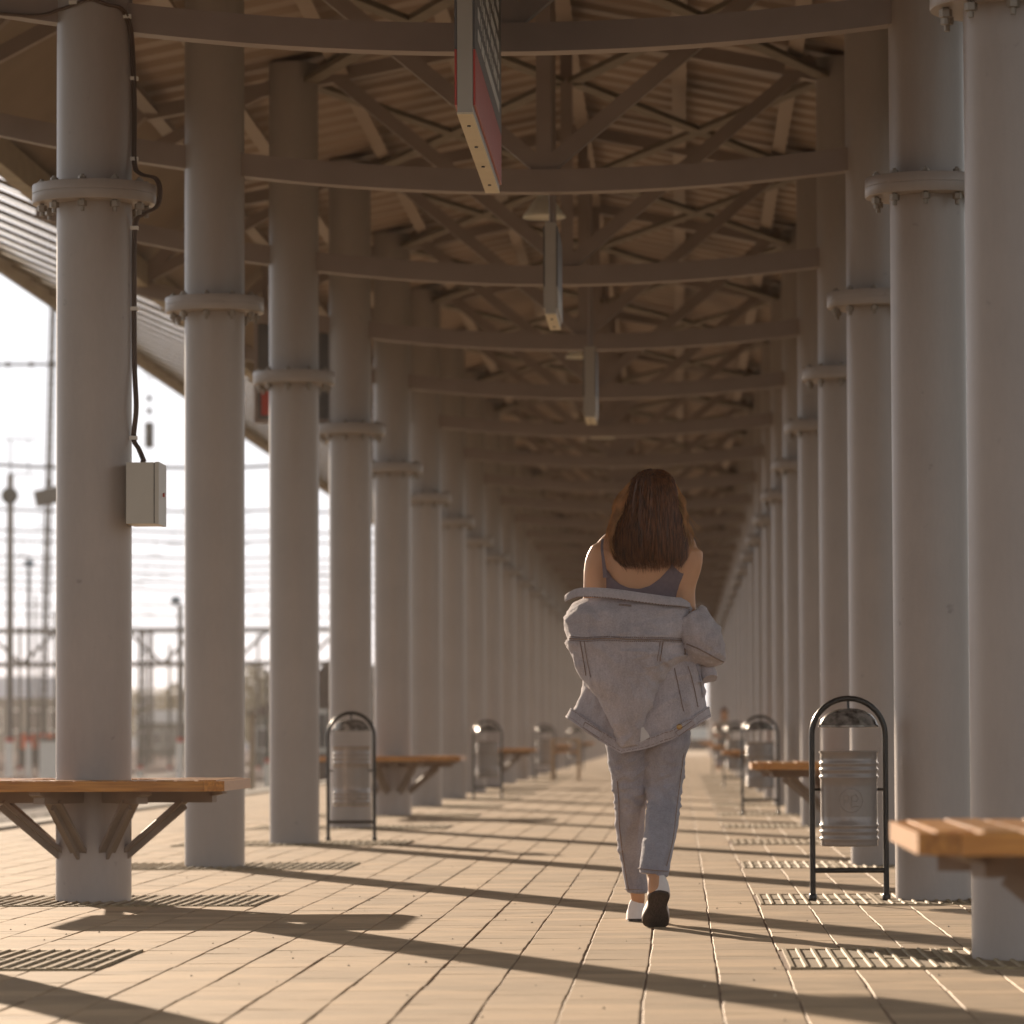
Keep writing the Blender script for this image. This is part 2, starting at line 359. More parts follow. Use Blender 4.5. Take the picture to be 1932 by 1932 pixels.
for s in (-1, 1):
    b = MB(); b.box(s*(VAL+.02)-.05, s*(VAL+.02)+.05, L0, L1, 4.155, 4.34); obj('edge_beam', b, mat('edge_beam_paint', (.42, .36, .28), rough=.5, var=.1), can)
    zz = wingz(ES); b = MB(); b.box(s*ES-.03, s*ES+.03, L0, L1, zz-.12, zz+.12); obj('fascia', b, mat('fascia_paint', (.30, .26, .20), rough=.5), can)
    b = MB(); b.add([(s*(VAL+.08), L0, 4.345), (s*(VAL+.08), L1, 4.345), (s*(EDG-.03), L1, 5.02), (s*(EDG-.03), L0, 5.02)], [(0, 1, 2, 3)])
    b.add([(s*(VAL+.1), L0, 4.385), (s*(VAL+.1), L1, 4.385), (s*(EDG-.03), L1, 5.06), (s*(EDG-.03), L0, 5.06)], [(3, 2, 1, 0)])
    obj('valley_panel', b, mat('valley_panel_paint', (.26, .20, .15), rough=.6, var=.15, scale=1), can)
# main roof sheets: one per bay, trapezoidal ribs across the platform
def ribbed(x0, z0, x1, z1, ya, yb, pitch, depth, top):
    prof = []; y = ya
    while y < yb-1e-6:
        prof += [(y, 0), (y+pitch*top, 0), (y+pitch*(top+.1), depth), (y+pitch*.9, depth)]
        y += pitch
    prof.append((yb, 0))
    b = MB(); n = len(prof)
    vs = [(x0, p, z0-q*-1) for p, q in prof]+[(x1, p, z1+q) for p, q in prof]+[(x0, p, z0+q+.012) for p, q in prof]+[(x1, p, z1+q+.012) for p, q in prof]
    fs = [(k, k+1, n+k+1, n+k) for k in range(n-1)]+[(2*n+k, 3*n+k, 3*n+k+1, 2*n+k+1) for k in range(n-1)]
    return b.add(vs, fs)
bay = {}
for s in (-1, 1):
    bay[s] = ribbed(0, 5.50, s*(EDG+.06), 5.50-.2*(EDG+.06), .002, SP-.002, SP/11, .045, .42).mesh('roof_sheet', m_deck)
    for k in range(4):
        bay[s, k] = ribbed(s*(VAL-.02), wingz(VAL-.02), s*(ES-.035), wingz(ES-.035), 0, SP/4-.004, SP/4-.004, .004, .5).mesh('wing_sheet', m_wing)
for i in range(-1, NF-1):
    y = FY(i)-Y0
    for s in (-1, 1):
        link('roof_sheet', bay[s], can, loc=(0, y, 0))
        for k in range(4): link('wing_sheet', bay[s, k], can, loc=(0, y+SP/4*k, 0))

for s in (-1, 1):
    d0, d1 = VAL+.06, ES-.04; b = MB(); b.rings([[(s*d, yy, wingz(d)+zz) for yy, zz in ((-.05, 0), (.05, 0), (.05, -.013), (-.05, -.013))] for d in (d0, d1)]); jm = b.mesh('wing_joist', m_joist)
    for i in range(-1, NF-1):
        for k in range(4): link('wing_joist', jm, can, loc=(0, FY(i)-Y0+SP/4*(k+.5), 0))

# ------------------------------------------------------------------ floor grates round the column feet
def grate_panel(detail):
    b = MB(); w, l = .494, 1.12
    if not detail:
        for k in range(10):
            x = -w/2+w*(k+.5)/10; b.box(x-.011, x+.011, -l/2, l/2, -.0038, .0075)
        for y in (-l/2+.012, 0, l/2-.012): b.box(-w/2, w/2, y-.012, y+.012, -.018, .007)
    return b
gfar = grate_panel(False).mesh('grate_panel', m_grate)
gbar = MB()
ps = []; 
gbar.add([(-.0075, -.56, -.0038), (.0075, -.56, -.0038), (.0075, .56, -.0038), (-.0075, .56, -.0038), (-.0045, -.556, .0075), (.0045, -.556, .0075), (.0045, .556, .0075), (-.0045, .556, .0075)],
         [(4, 5, 6, 7), (0, 1, 5, 4), (1, 2, 6, 5), (2, 3, 7, 6), (3, 0, 4, 7)])
gbarm = gbar.mesh('grate_bar', m_grate)
gfr = MB()
for y in (-.548, 0, .548): gfr.box(-.247, .247, y-.014, y+.014, -.0038, .004)
gfr.box(-.247, -.235, -.56, .56, -.0038, .0065); gfr.box(.235, .247, -.56, .56, -.0038, .0065)
gfrm = gfr.mesh('grate_panel', m_grate)
panm = MB().box(-.74, .74, -.555, .555, -.0046, .0005).mesh('pan', mat('grate_pan_dirt', (.27, .20, .115), rough=.95, var=.2, scale=20))
for i in range(-1, 13):
    for x, side in ((XL, 'left'), (XR, 'right')):
        if i < 0 and side == 'left': continue
        w = ORD[i+1 if side == 'right' else i]
        g = thing('floor_grate', f'slotted metal floor grate at the foot of the {w} column of the {side} row', 'floor grate', (x, FY(i), 0), group='floor grates at the column feet')
        link('pan', panm, g)
        for k in (-1, 0, 1):
            p = link('grate_panel', gfrm if i <= 2 else gfar, g, loc=(k*.499, 0, 0))
            if i <= 2:
                for q in range(9): link('grate_bar', gbarm, p, loc=(-.247+.494*(q+1)/10, 0, 0))

# ------------------------------------------------------------------ benches
def bench():
    t = thing('column_bench', 'x', 'bench')
    H = .622; c = .075; zt = .522; th = .045
    n = 14; wd = (2*H-.06)/n
    for k in range(n):
        x0 = -H+.03+wd*k+.006; x1 = x0+wd-.012
        for y0, y1 in ((-H+.035, H-.035),):
            a = CR+.02
            lo, hi = (-H+.036, H-.036)
            if k in (0, n-1): lo += .05; hi -= .05
            if x1 < -a or x0 > a: obj('slat', MB().box(x0, x1, lo, hi, zt-.028, zt+.0015*(k % 2)), m_slat, t)
            else:
                obj('slat', MB().box(x0, x1, lo, -a, zt-.028, zt), m_slat, t); obj('slat', MB().box(x0, x1, a, hi, zt-.028, zt), m_slat, t)
    for s in (-1, 1):
        obj('edge_board', MB().box(-H+c+.002, H-c-.002, min(s*H, s*(H-.034)), max(s*H, s*(H-.034)), zt-th, zt-.003), m_wood, t)
        obj('edge_board', MB().box(min(s*H, s*(H-.028)), max(s*H, s*(H-.028)), -H+c+.002, H-c-.002, zt-th, zt-.003), m_wood, t)
        for q in (-1, 1):
            p = [(s*H, q*(H-c)), (s*(H-c), q*H), (s*(H-c), q*(H-.034)), (s*(H-.028), q*(H-c))]
            obj('corner_board', MB().prism(p, zt-th, zt-.003), m_wood, t)
    for k in range(8):
        a = R(-16+45*k); d = Vector((math.sin(a), -math.cos(a), 0)); sd_ = Vector((d.y, -d.x, 0))
        b = MB(); b.bar(d*CR*.98+Vector((0, 0, .452)), d*.56+Vector((0, 0, .452)), .05, .056); b.bar(d*.545+Vector((0, 0, .460)), d*.605+Vector((0, 0, .472)), .05, .02)
        obj('arm', b, m_bsteel, t)
        b = MB(); b.bar(d*(CR-.01)+Vector((0, 0, .215)), d*.42+Vector((0, 0, .432)), .075, .016); b.bar(d*(CR-.01)+Vector((0, 0, .197)), d*.42+Vector((0, 0, .412)), .014, .036)
        obj('strut', b, m_bsteel, t)
    return t
bn = bench()
spots = [(XR, -1, 'cut off by the right edge, nearest on the right row'), (XL, 1, 'cut off by the left edge, round the big left column'),
         (XR, 3, 'behind the nearest right litter bin'), (XL, 5, 'right of the nearest left litter bin'), (XR, 7, 'third along the right row'), (XL, 9, 'third along the left row'),
         (XR, 11, 'far along the right row'), (XL, 13, 'far along the left row'), (XR, 15, 'last but one along the right row'), (XL, 17, 'last along the left row'), (XR, 19, 'last along the right row')]
for k, (x, i, w) in enumerate(spots):
    o = bn if k == 0 else copy_tree(bn)
    o.location = (x, FY(i), 0); tag(o, f'orange wooden bench {w}', 'bench', 'wooden benches round the columns')

# ------------------------------------------------------------------ litter bins
def make_bin():
    t = thing('litter_bin', '', 'litter bin'); r = .0125; hw = .1555
    pts = [(-hw, 0, .012), (-hw, 0, .35), (-hw, 0, .70)]+[(-hw*math.cos(a), 0, .70+hw*math.sin(a)) for a in [PI*k/18 for k in range(1, 18)]]+[(hw, 0, .70), (hw, 0, .35), (hw, 0, .012)]
    obj('frame', MB().tube(pts, r, 12), m_black, t, smooth=True)
    obj('crossbar', MB().tube([(-hw+.01, 0, .128), (hw-.01, 0, .128)], .0115, 10), m_black, t, smooth=True)
    for s in (-1, 1): obj('foot', MB().lathe([(.016, 0), (.018, .004), (.018, .022), (.0135, .03)], c=(s*hw, 0, 0), n=12), m_black, t, smooth=True)
    pr = [(.118, .231), (.122, .234), (.122, .243)]
    def bead(z, a=.0045): return [(.1215, z-.009), (.1215+a*.8, z-.005), (.1215+a, z), (.1215+a*.8, z+.005), (.1215, z+.009)]
    for z in (.262, .292, .318): pr += bead(z)
    pr += [(.1215, .36), (.1215, .48)]
    for z in (.522, .553, .580): pr += bead(z)
    pr += [(.1215, .60), (.1215, .622), (.127, .626), (.127, .632), (.1215, .634), (.117, .632), (.115, .30), (.112, .24)]
    d = obj('drum', MB().lathe(pr, n=56), m_zinc, t, smooth=60)
    b = MB()                                                        # pressed round emblem on the drum
    def wrap(u, v): a = u/.1222; return (.1228*math.sin(a), -.1228*math.cos(a), .425+v)
    b.tube([wrap(.05*math.cos(2*PI*k/36), .05*math.sin(2*PI*k/36)) for k in range(37)], .0016, 5, False)
    for poly in ([(-.03, -.02), (-.03, .02), (-.012, .02), (-.012, -.002), (-.03, -.002)], [(.0, -.022), (.004, .02), (.02, .024), (.032, .01), (.022, -.004), (.008, -.002)], [(.0, -.03), (.018, -.022), (.034, -.026)]):
        b.tube([wrap(*p) for p in poly], .0018, 5)
    obj('emblem', b, m_zinc, d, smooth=True)
    for s in (-1, 1): obj('pivot', MB().tube([(s*.12, 0, .47), (s*(hw-.008), 0, .47)], .006, 8), m_black, t)
    pr = [(.124, .732), (.129, .734), (.129, .742), (.1235, .745), (.115, .766), (.097, .787), (.07, .803), (.038, .812), (.008, .814)]
    obj('cap', MB().lathe(pr, n=48), m_capm, t, smooth=60)
    obj('cap_pin', MB().tube([(0, 0, .812), (0, 0, .848)], .006, 8), m_black, t)
    return t
lb = make_bin()
bins = [(.711, 18.05, 'nearest, in front of the right column row'), (-2.2, 28.3, 'beside the left columns, nearest on that side'), (.69, 37.0, 'second on the right side behind the wooden bench'),
        (-2.13, 46.8, 'second on the left side'), (.72, 56.0, 'third on the right side'), (-2.1, 65.6, 'third on the left side'), (.72, 75., 'far down the right side'), (-2.1, 84.6, 'far down the left side')]
for k, (x, y, w) in enumerate(bins):
    o = lb if k == 0 else copy_tree(lb)
    o.location = (x, y, .0); o.rotation_euler = (0, 0, R([2, -3, 1, 4, 0, -2, 3, 0][k])); tag(o, f'hoop framed litter bin {w}', 'litter bin', 'hoop framed litter bins along the platform')

# ------------------------------------------------------------------ hanging signs and lamps
def hang_sign(x, y0, y1, z0, z1, wd, label, red, rm=None):
    t = thing('hanging_sign', label, 'sign', (x, y0, z0), group='signs hung over the walkway')
    L = y1-y0; H = z1-z0; h = wd/2
    obj('case', MB().box(-h, h, 0, L, .008, H), m_sign, t); obj('bottom_board', MB().box(-h-.001, h+.001, -.001, L+.001, 0, .0075), m_signb, t)
    for k in range(max(2, int(L/.75)+(L > 2))):
        yy = L*(k+.5)/max(2, int(L/.75)+(L > 2)); obj('screw', MB().lathe([(.007, -.006), (.007, -.001)], c=(0, yy, 0), n=8), m_black, t)
    for s in (-1, 1):
        a, b_ = sorted((s*(h+.0015), s*(h+.010)))
        obj('red_panel', MB().box(a, b_, .004, L-.004, .035, .035+red), rm or m_red, t); obj('grey_panel', MB().box(a, b_, .004, L-.004, .0375+red, H-.02), m_dgrey, t)
        if L > 1.5:
            b = MB(); rg = random.Random(5+s)
            for row in range(7):
                z = red+.10+row*.085; y = .2
                while y < L-.25:
                    wv = rg.uniform(.02, .06); a2, b2 = sorted((s*(h+.0105), s*(h+.012))); b.box(a2, b2, y, y+wv, z, z+.042); y += wv+rg.choice((.015, .015, .02, .09))
            stuff(obj('lettering', b, m_white, t))
    for yy in (L*.18, L*.82): obj('hanger', MB().tube([(0, yy, H), (0, yy, (4.9-z0))], .012, 8), m_steel, t)
    return t
hang_sign(-.79, 15.7, 18.02, 3.02, 4.25, .058, 'big double sided sign with red band hanging nearest over the walkway', .21)
hang_sign(-.70, 23.2, 24.1, 3.01, 3.52, .06, 'small grey sign hanging end on below the second beam', .12, m_sign)
hang_sign(-.645, 30.7, 31.4, 3.0, 3.52, .075, 'small grey sign hanging end on, third from the camera', .12, m_sign)
def lamp(y, label):
    t = thing('pendant_lamp', label, 'lamp', (-.80, y, 3.80), group='bell lamps under the roof')
    obj('shade', MB().lathe([(.128, 0), (.131, .004), (.128, .012), (.10, .05), (.072, .10), (.045, .12), (.04, .2), (.036, .202), (.036, .13), (.065, .098), (.095, .05), (.122, .006)], n=40, cap=False), m_lamp, t, smooth=50)
    obj('housing', MB().lathe([(.045, .2), (.05, .21), (.05, .3), (.03, .32)], n=24), m_steel, t, smooth=True)
    obj('stem', MB().tube([(0, 0, .32), (0, 0, 1.55)], .01, 8), m_steel, t)
    obj('lens', MB().lathe([(.001, .018), (.118, .014)], n=32, cap=False), mat('frosted_lens', (.7, .68, .6), rough=.3), t)
for k, y in enumerate((25.3, 34.8, 44.3, 53.8)): lamp(y, ['white bell lamp hanging just behind the second beam', 'bell lamp hidden between beams, second from the camera', 'pale bell lamp far along, above the walking woman', 'farthest bell lamp over the walkway'][k])
# framed sign on the fourth left column
t = thing('column_sign', 'dark framed board with red square and white letter beside the left columns', 'sign', (XL-.60, FY(4)+.2, 3.15))
obj('board', MB().box(-.13, .55, 0, .05, 0, .74), m_dgrey, t)
b = MB(); b.box(-.16, .58, -.01, .06, -.03, 0); b.box(-.16, .58, -.01, .06, .74, .77); b.box(-.16, -.132, -.01, .06, 0, .74); b.box(.552, .58, -.01, .06, 0, .74); obj('frame', b, m_steel, t)
obj('red_panel', MB().box(-.105, .12, -.008, -.001, .03, .25), m_red, t)
b = MB(); b.box(-.02, .005, -.012, -.009, .08, .20); b.box(.055, .08, -.012, -.009, .08, .20); b.box(.0045, .0555, -.012, -.009, .177, .20); obj('letter', b, m_white, t)
obj('bracket', MB().box(.44, .56, .005, .045, .771, .9), m_steel, t); obj('bracket', MB().box(-.1, -.06, .01, .04, .771, 1.2), m_steel, t)

# ------------------------------------------------------------------ cabinet and cable on the first left column
y1 = FY(1)
t = thing('electrical_cabinet', 'light grey metal electrical cabinet fixed to the side of the big left column', 'cabinet', (XL+.165, y1-.2, 1.612))
obj('case', MB().box(0, .118, 0, .27, 0, .262), m_box, t); obj('door', MB().box(.1225, .140, 0, .27, -.002, .264), m_box, t)
obj('hinge', MB().box(.1182, .1223, .004, .266, .002, .26), m_black, t); obj('lock', MB().tube([(.14, .15, .13), (.148, .15, .13)], .009, 10), m_red, t)
obj('gland', MB().lathe([(.012, .262), (.012, .275), (.007, .285)], c=(.06, .1, 0), n=10), m_cable, t)
xr = XL+CR*.995
def cyl(a, z, e=.01): return (XL+(CR+e)*math.sin(a), y1-(CR+e)*math.cos(a), z)
path = [(XL-.9, y1-.075, 3.93), (XL-.5, y1-.075, 3.845), (XL-.25, y1-.08, 3.82)]+[cyl(R(a), 3.87-.03*abs(math.sin(R(a*1.6))), .012) for a in (-50, -25, 0, 25, 45)]+[cyl(R(60), 3.80), cyl(R(72), 3.72), cyl(R(82), 3.5), cyl(R(84), 3.35), cyl(R(80), 3.18, .014), (XL+.20, y1-.03, 3.135), (XL+.265, y1-.03, 3.115), (XL+.285, y1-.03, 3.06), (XL+.27, y1-.03, 2.99), (XL+.21, y1-.03, 2.955), cyl(R(83), 2.90, .014), cyl(R(84), 2.6), cyl(R(84), 2.3, .012), (XL+.185, y1-.05, 2.12), cyl(R(80), 1.99, .012), (XL+.2, y1-.08, 1.94), (XL+.225, y1-.1, 1.885)]
def smooth(pts, n=6):
    P = [Vector(p) for p in pts]; out = []
    for i in range(len(P)-1):
        p0, p1, p2, p3 = P[max(i-1, 0)], P[i], P[i+1], P[min(i+2, len(P)-1)]
        for k in range(n):
            t_ = k/n; out.append(.5*((2*p1)+(p2-p0)*t_+(2*p0-5*p1+4*p2-p3)*t_**2+(3*p1-p0-3*p2+p3)*t_**3))
    return out+[P[-1]]
sp = smooth(path)
t = thing('power_cable', 'dark cable clipped down the big left column to the grey cabinet', 'cable', (XL, y1, 0))
o_ = Vector((XL, y1, 0))
obj('strand', MB().tube([p-o_ for p in sp], .0075, 8), m_cable, t, smooth=True)
obj('strand', MB().tube([p-o_+Vector((.012, -.008, 0)) for p in sp], .0045, 6), m_cable, t, smooth=True)
for a, z in ((-25, 3.86), (60, 3.81), (83, 3.55), (83, 3.2), (84, 2.9), (84, 2.55), (80, 1.99)):
    c = Vector(cyl(R(a), z, .012))-o_; obj('clip', MB().box(c.x-.014, c.x+.02, c.y-.016, c.y+.01, c.z-.008, c.z+.008), m_white, t)

# ------------------------------------------------------------------ the walking woman
PY = 15.5
def P(nx, ny, y=0):          # measured outline point of the figure, at its depth y beyond PY, in metres
    Y = PY+y
    return Vector(((nx-1705.)/10600*Y, Y, CAM_H+(1835.2-ny)/10600*Y))
def crom(vals, t):
    n = len(vals)-1; i = min(int(t*n), n-1); f = t*n-i
    p0, p1, p2, p3 = vals[max(i-1, 0)], vals[i], vals[i+1], vals[min(i+2, n)]
    return [.5*((2*b)+(c-a)*f+(2*a-5*b+4*c-d)*f*f+(3*b-a-3*c+d)*f**3) for a, b, c, d in zip(p0, p1, p2, p3)]
def loft(rows, m=24, n=40, sup=1.0):
    out = []
    for k in range(m+1):
        ny, xl, xr, yc, dp = crom(rows, k/m); a0 = P(xl, ny, yc); a1 = P(xr, ny, yc); c = (a0+a1)/2; hw = (a1.x-a0.x)/2; ring = []
        for q in range(n):
            a = 2*PI*q/n; ca, sa = math.cos(a), math.sin(a)
            ring.append(Vector((c.x+hw*math.copysign(abs(ca)**sup, ca), c.y+dp*math.copysign(abs(sa)**sup, sa), c.z)))
        out.append(ring)
    return out
def remesh(name, mb, m, voxel, it=6, parent=None):
    me = mb.mesh(name, m); o = bpy.data.objects.new(name, me); COL.objects.link(o)
    r = o.modifiers.new('r', 'REMESH'); r.mode = 'VOXEL'; r.voxel_size = voxel
    if it: sm = o.modifiers.new('s', 'SMOOTH'); sm.iterations = it; sm.factor = .5
    dg = bpy.context.evaluated_depsgraph_get(); e = bpy.data.meshes.new_from_object(o.evaluated_get(dg))
    o.modifiers.clear(); o.data = e; e.name = name; e.materials.clear(); e.materials.append(m); e.shade_smooth()
    if parent: o.parent = parent
    return o
def displace(me, fn):
    ns = [v.normal.copy() for v in me.vertices]
    for v, nn in zip(me.vertices, ns): v.co += nn*fn(v.co)
def ell(mb, c, rx, ry, rz, n=20, m=12):
    rr = []
    for i in range(1, m):
        a = PI*i/m; rr.append([Vector((c[0]+rx*math.sin(a)*math.cos(2*PI*k/n), c[1]+ry*math.sin(a)*math.sin(2*PI*k/n), c[2]+rz*math.cos(a))) for k in range(n)])
    mb.rings(rr)
wo = thing('person', 'woman walking away, denim jacket slipped off her shoulders, pale jeans and white low shoes', 'person')
torso_rows = [(1312, 1618, 1666, .30, .05), (1335, 1606, 1676, .29, .055), (1350, 1560, 1708, .285, .065), (1366, 1524, 1736, .285, .08), (1400, 1518, 1738, .285, .10), (1440, 1518, 1726, .29, .108), (1490, 1518, 1706, .30, .105),
              (1560, 1526, 1692, .31, .095), (1620, 1522, 1700, .315, .09), (1700, 1516, 1710, .32, .088), (1790, 1518, 1708, .32, .088), (1850, 1535, 1695, .32, .08)]
b = MB(); b.rings(loft(torso_rows, 30, 36, .9))
ell(b, P(1641, 1246, .30), .078, .098, .108)
ell(b, P(1641, 1262, .385), .013, .02, .02)                        # nose
for s in (-1, 1): ell(b, P(1641+s*53, 1255, .31), .008, .02, .03)
ell(b, P(1641, 1290, .375), .05, .03, .035)
Larm = [P(1516, 1378, .28), P(1498, 1412, .275), P(1492, 1475, .27), P(1484, 1560, .28), P(1478, 1600, .31), P(1520, 1600, .42), P(1572, 1580, .50)]
Rarm = [P(1731, 1378, .28), P(1729, 1420, .275), P(1716, 1475, .27), P(1722, 1560, .28), P(1728, 1600, .31), P(1700, 1610, .42), P(1652, 1590, .50)]
for s_ in ((1575, 1350, 1508, 1380), (1690, 1352, 1732, 1386)):
    b.tube(smooth([P(s_[0], s_[1], .285), P((s_[0]+s_[2])/2, 1356, .285), P(s_[2], s_[3], .285)], 4), [.046, .046, .046, .046, .045, .043, .040, .036, .028], 12)
for A, side in ((Larm, 1), (Rarm, -1)):
    b.tube(smooth(A, 4), [.05, .05, .049, .049, .047, .046, .045, .044, .0425, .042, .041, .040, .039, .038, .038, .037, .036, .035, .034, .033, .031, .030, .028, .026, .025][:len(smooth(A, 4))], 14)
    h = A[-1]; d = (A[-1]-A[-2]).normalized(); upz = Vector((0, 0, 1)); ell(b, h+d*.045, .045, .028, .038)
    for k, ln in enumerate((.058, .068, .064, .05)):
        q = h+d*.08+upz*(.028-.019*k); sidev = Vector((0, -1, 0))
        b.tube([q, q+d*ln*.5+sidev*.006, q+d*ln*.85+sidev*.028], [.0095, .009, .0075], 8)
    q = h+d*.03+upz*.03; b.tube([q, q+d*.02+upz*.035, q+d*.045+upz*.05], [.012, .011, .009], 8)
def leg(b, pts, rs): b.tube(smooth(pts, 5), [crom([(r,) for r in rs], k/(len(smooth(pts, 5))-1))[0] for k in range(len(smooth(pts, 5)))], 16)
leg(b, [P(1568, 1800, .31), P(1572, 1900, .34), P(1576, 2040, .44), P(1588, 2160, .56), P(1597, 2250, .60)], [.07, .055, .042, .034, .028])
leg(b, [P(1668, 1800, .31), P(1664, 1900, .34), P(1660, 2030, .33), P(1645, 2140, .10), P(1637, 2205, -.01), P(1640, 2236, -.03)], [.07, .055, .045, .036, .026, .028])
b.tube([P(1641, 2226, -.02), P(1642, 2246, .05), P(1642, 2272, .10)], [.024, .022, .018], 10); b.tube([P(1597, 2245, .60), P(1592, 2272, .66), P(1592, 2282, .74)], [.028, .026, .02], 10)
remesh('body', b, m_skin, .0085, 8, wo)

# camisole: a shell on the torso
def torso_pt(ny, a, off):
    i = 0
    while i < len(torso_rows)-2 and torso_rows[i+1][0] < ny: i += 1
    r0, r1 = torso_rows[i], torso_rows[i+1]; f = (ny-r0[0])/(r1[0]-r0[0]); _, xl, xr, yc, dp = [u+(v-u)*f for u, v in zip(r0, r1)]
    a0, a1 = P(xl, ny, yc), P(xr, ny, yc); c = (a0+a1)/2; hw = (a1.x-a0.x)/2+off; ca, sa = math.cos(a), math.sin(a)
    return Vector((c.x+hw*math.copysign(abs(ca)**.9, ca), c.y+(dp+off)*math.copysign(abs(sa)**.9, sa), c.z))
def neck_y(nx):
    pts = [(1505, 1424), (1512, 1422), (1517, 1416), (1523, 1428), (1537, 1449), (1556, 1464), (1580, 1474), (1610, 1477), (1636, 1469), (1656, 1452), (1672, 1428), (1678, 1418), (1690, 1426), (1702, 1436), (1740, 1445)]
    for (x0, y0_), (x1, y1_) in zip(pts, pts[1:]):
        if x0 <= nx <= x1: return y0_+(y1_-y0_)*(nx-x0)/(x1-x0)
    return 1435
b = MB(); rr = []
N_ = 90
for k in range(15):
    ring = []
    for q in range(N_):
        a = 2*PI*q/N_; base = torso_pt(1450, a, .006); nx = base.x/((PY+.3))*10600+1705
        top = neck_y(nx) if math.sin(a) < .2 else 1440
        ny = top+(1600-top)*k/14; ring.append(torso_pt(ny, a, .006 if k else .0045))
    rr.append(ring)
b.rings(rr, cap=False); cami = obj('camisole', b, m_cami, wo, smooth=True)
for pts in ([(1519, 1446, .205), (1517, 1424, .20), (1514, 1400, .19), (1511, 1375, .205), (1512, 1356, .235), (1515, 1348, .27), (1522, 1352, .31), (1530, 1375, .36)], [(1684, 1440, .20), (1686, 1420, .195), (1694, 1400, .19), (1702, 1376, .20), (1706, 1358, .22), (1708, 1349, .26), (1706, 1352, .31), (1700, 1375, .36)]):
    b = MB(); ps_ = smooth([P(*p) for p in pts], 5); rg = []
    for i, p in enumerate(ps_):
        w_ = .0085-.0035*min(1, i/12); rg.append([p+Vector((-w_, -.005, 0)), p+Vector((w_, -.005, 0)), p+Vector((w_, .004, .002)), p+Vector((-w_, .004, .002))])
    b.rings(rg); obj('strap', b, m_cami, wo, smooth=50)

# jeans
def fold(scale, amp, st=(1, 1, 1), seed=0):
    def f(p):
        q = Vector((p.x*st[0], p.y*st[1], p.z*st[2]))*scale+Vector((seed, 0, 0)); v = noise.noise(q); w = noise.noise(q*2.3+Vector((5, 2, 1)))
        return amp*((1-abs(v)*2)*.6+w*.5-.3)
    return f
def crease(p, ang=.75, sc=9, amp=.012, seed=0):                     # narrow ridges that run along one slanting direction
    u = p.x*math.cos(ang)+p.z*math.sin(ang); v = -p.x*math.sin(ang)+p.z*math.cos(ang)
    n_ = noise.noise(Vector((u*sc*.35+seed, v*sc*1.7+.6*noise.noise(p*4), p.y*2))); r_ = max(0, 1-abs(n_)*3.2)
    m_ = max(0, min(1, .5+1.6*noise.noise(Vector((u*3+seed*2, v*3, 1)))))
    return amp*r_*r_*m_
b = MB()
Ll = [(1770, 1508, 1618, .32, .11), (1850, 1516, 1622, .31, .105), (1903, 1524, 1622, .33, .09), (1985, 1539, 1620, .40, .075), (2064, 1543, 1612, .47, .068), (2150, 1554, 1612, .56, .06), (2200, 1562, 1616, .60, .056), (2231, 1568, 1620, .61, .055)]
b.rings(loft(Ll, 44, 36)[:])
Rl = [(1770, 1604, 1726, .32, .11), (1856, 1606, 1727, .31, .105), (1905, 1610, 1714, .33, .092), (1962, 1616, 1709, .36, .08), (2009, 1620, 1703, .33, .078), (2064, 1615, 1697, .24, .074), (2127, 1605, 1684, .12, .066), (2160, 1601, 1675, .06, .06), (2182, 1600, 1669, .03, .055)]
rr = loft(Rl, 48, 36)
for k, ring in enumerate(rr):
    f = max(0, (k-36)/12)
    for p in ring: p.z -= f*.55*(p.x-ring[18].x)*.25+f*(.04*(p.y-ring[0].y))
b.rings(rr)
b.rings(loft([(1640, 1512, 1712, .32, .10), (1700, 1504, 1724, .32, .108), (1780, 1502, 1730, .32, .11), (1836, 1509, 1722, .315, .108), (1856, 1545, 1690, .31, .08)], 16, 40))
je = remesh('jeans', b, m_jeans, .0075, 4, wo)
fz = fold(14, .006, (1, 1, .9), 3)
def jf(p):
    k = math.exp(-((p.z-(P(0, 1975).z))/.09)**2)                   # creases behind the knees
    return crease(p, 1.35, 10, .007, 4)+crease(p, .7, 15, .005, 14)+crease(p, .1, 22, .003*(.3+2*k), 8)+fz(p)*(.5+1.2*k)+.0022*k*math.sin(p.z*120+p.x*60+7*noise.noise(p*11))
displace(je.data, jf)
def ringtube(mb, nrow, off, r, sl=0):
    ny, xl, xr, yc, dp = nrow; a0, a1 = P(xl, ny, yc), P(xr, ny, yc); c = (a0+a1)/2; hw = (a1.x-a0.x)/2
    mb.tube([Vector((c.x+(hw+off)*math.cos(a), c.y+(dp+off)*math.sin(a), c.z-sl*(math.cos(a)))) for a in [2*PI*k/40 for k in range(41)]], r, 6, False)
for row, sl in (((2222, 1566, 1619, .61, .055), 0), ((2174, 1600, 1670, .035, .056), .005)):
    b = MB(); ringtube(b, row, .0035, .002, sl); obj('hem_stitching', b, m_stitch, je)
for pts in ([(1537, 1880, .25), (1549, 1985, .33), (1551, 2064, .41), (1561, 2150, .51), (1573, 2225, .56)], [(1716, 1860, .26), (1702, 1962, .30), (1694, 2020, .22), (1684, 2100, .10), (1668, 2165, .01)]):
    b = MB(); b.tube(smooth([P(*p) for p in pts], 6), .0022, 5); obj('side_seam', b, m_stitch, je)

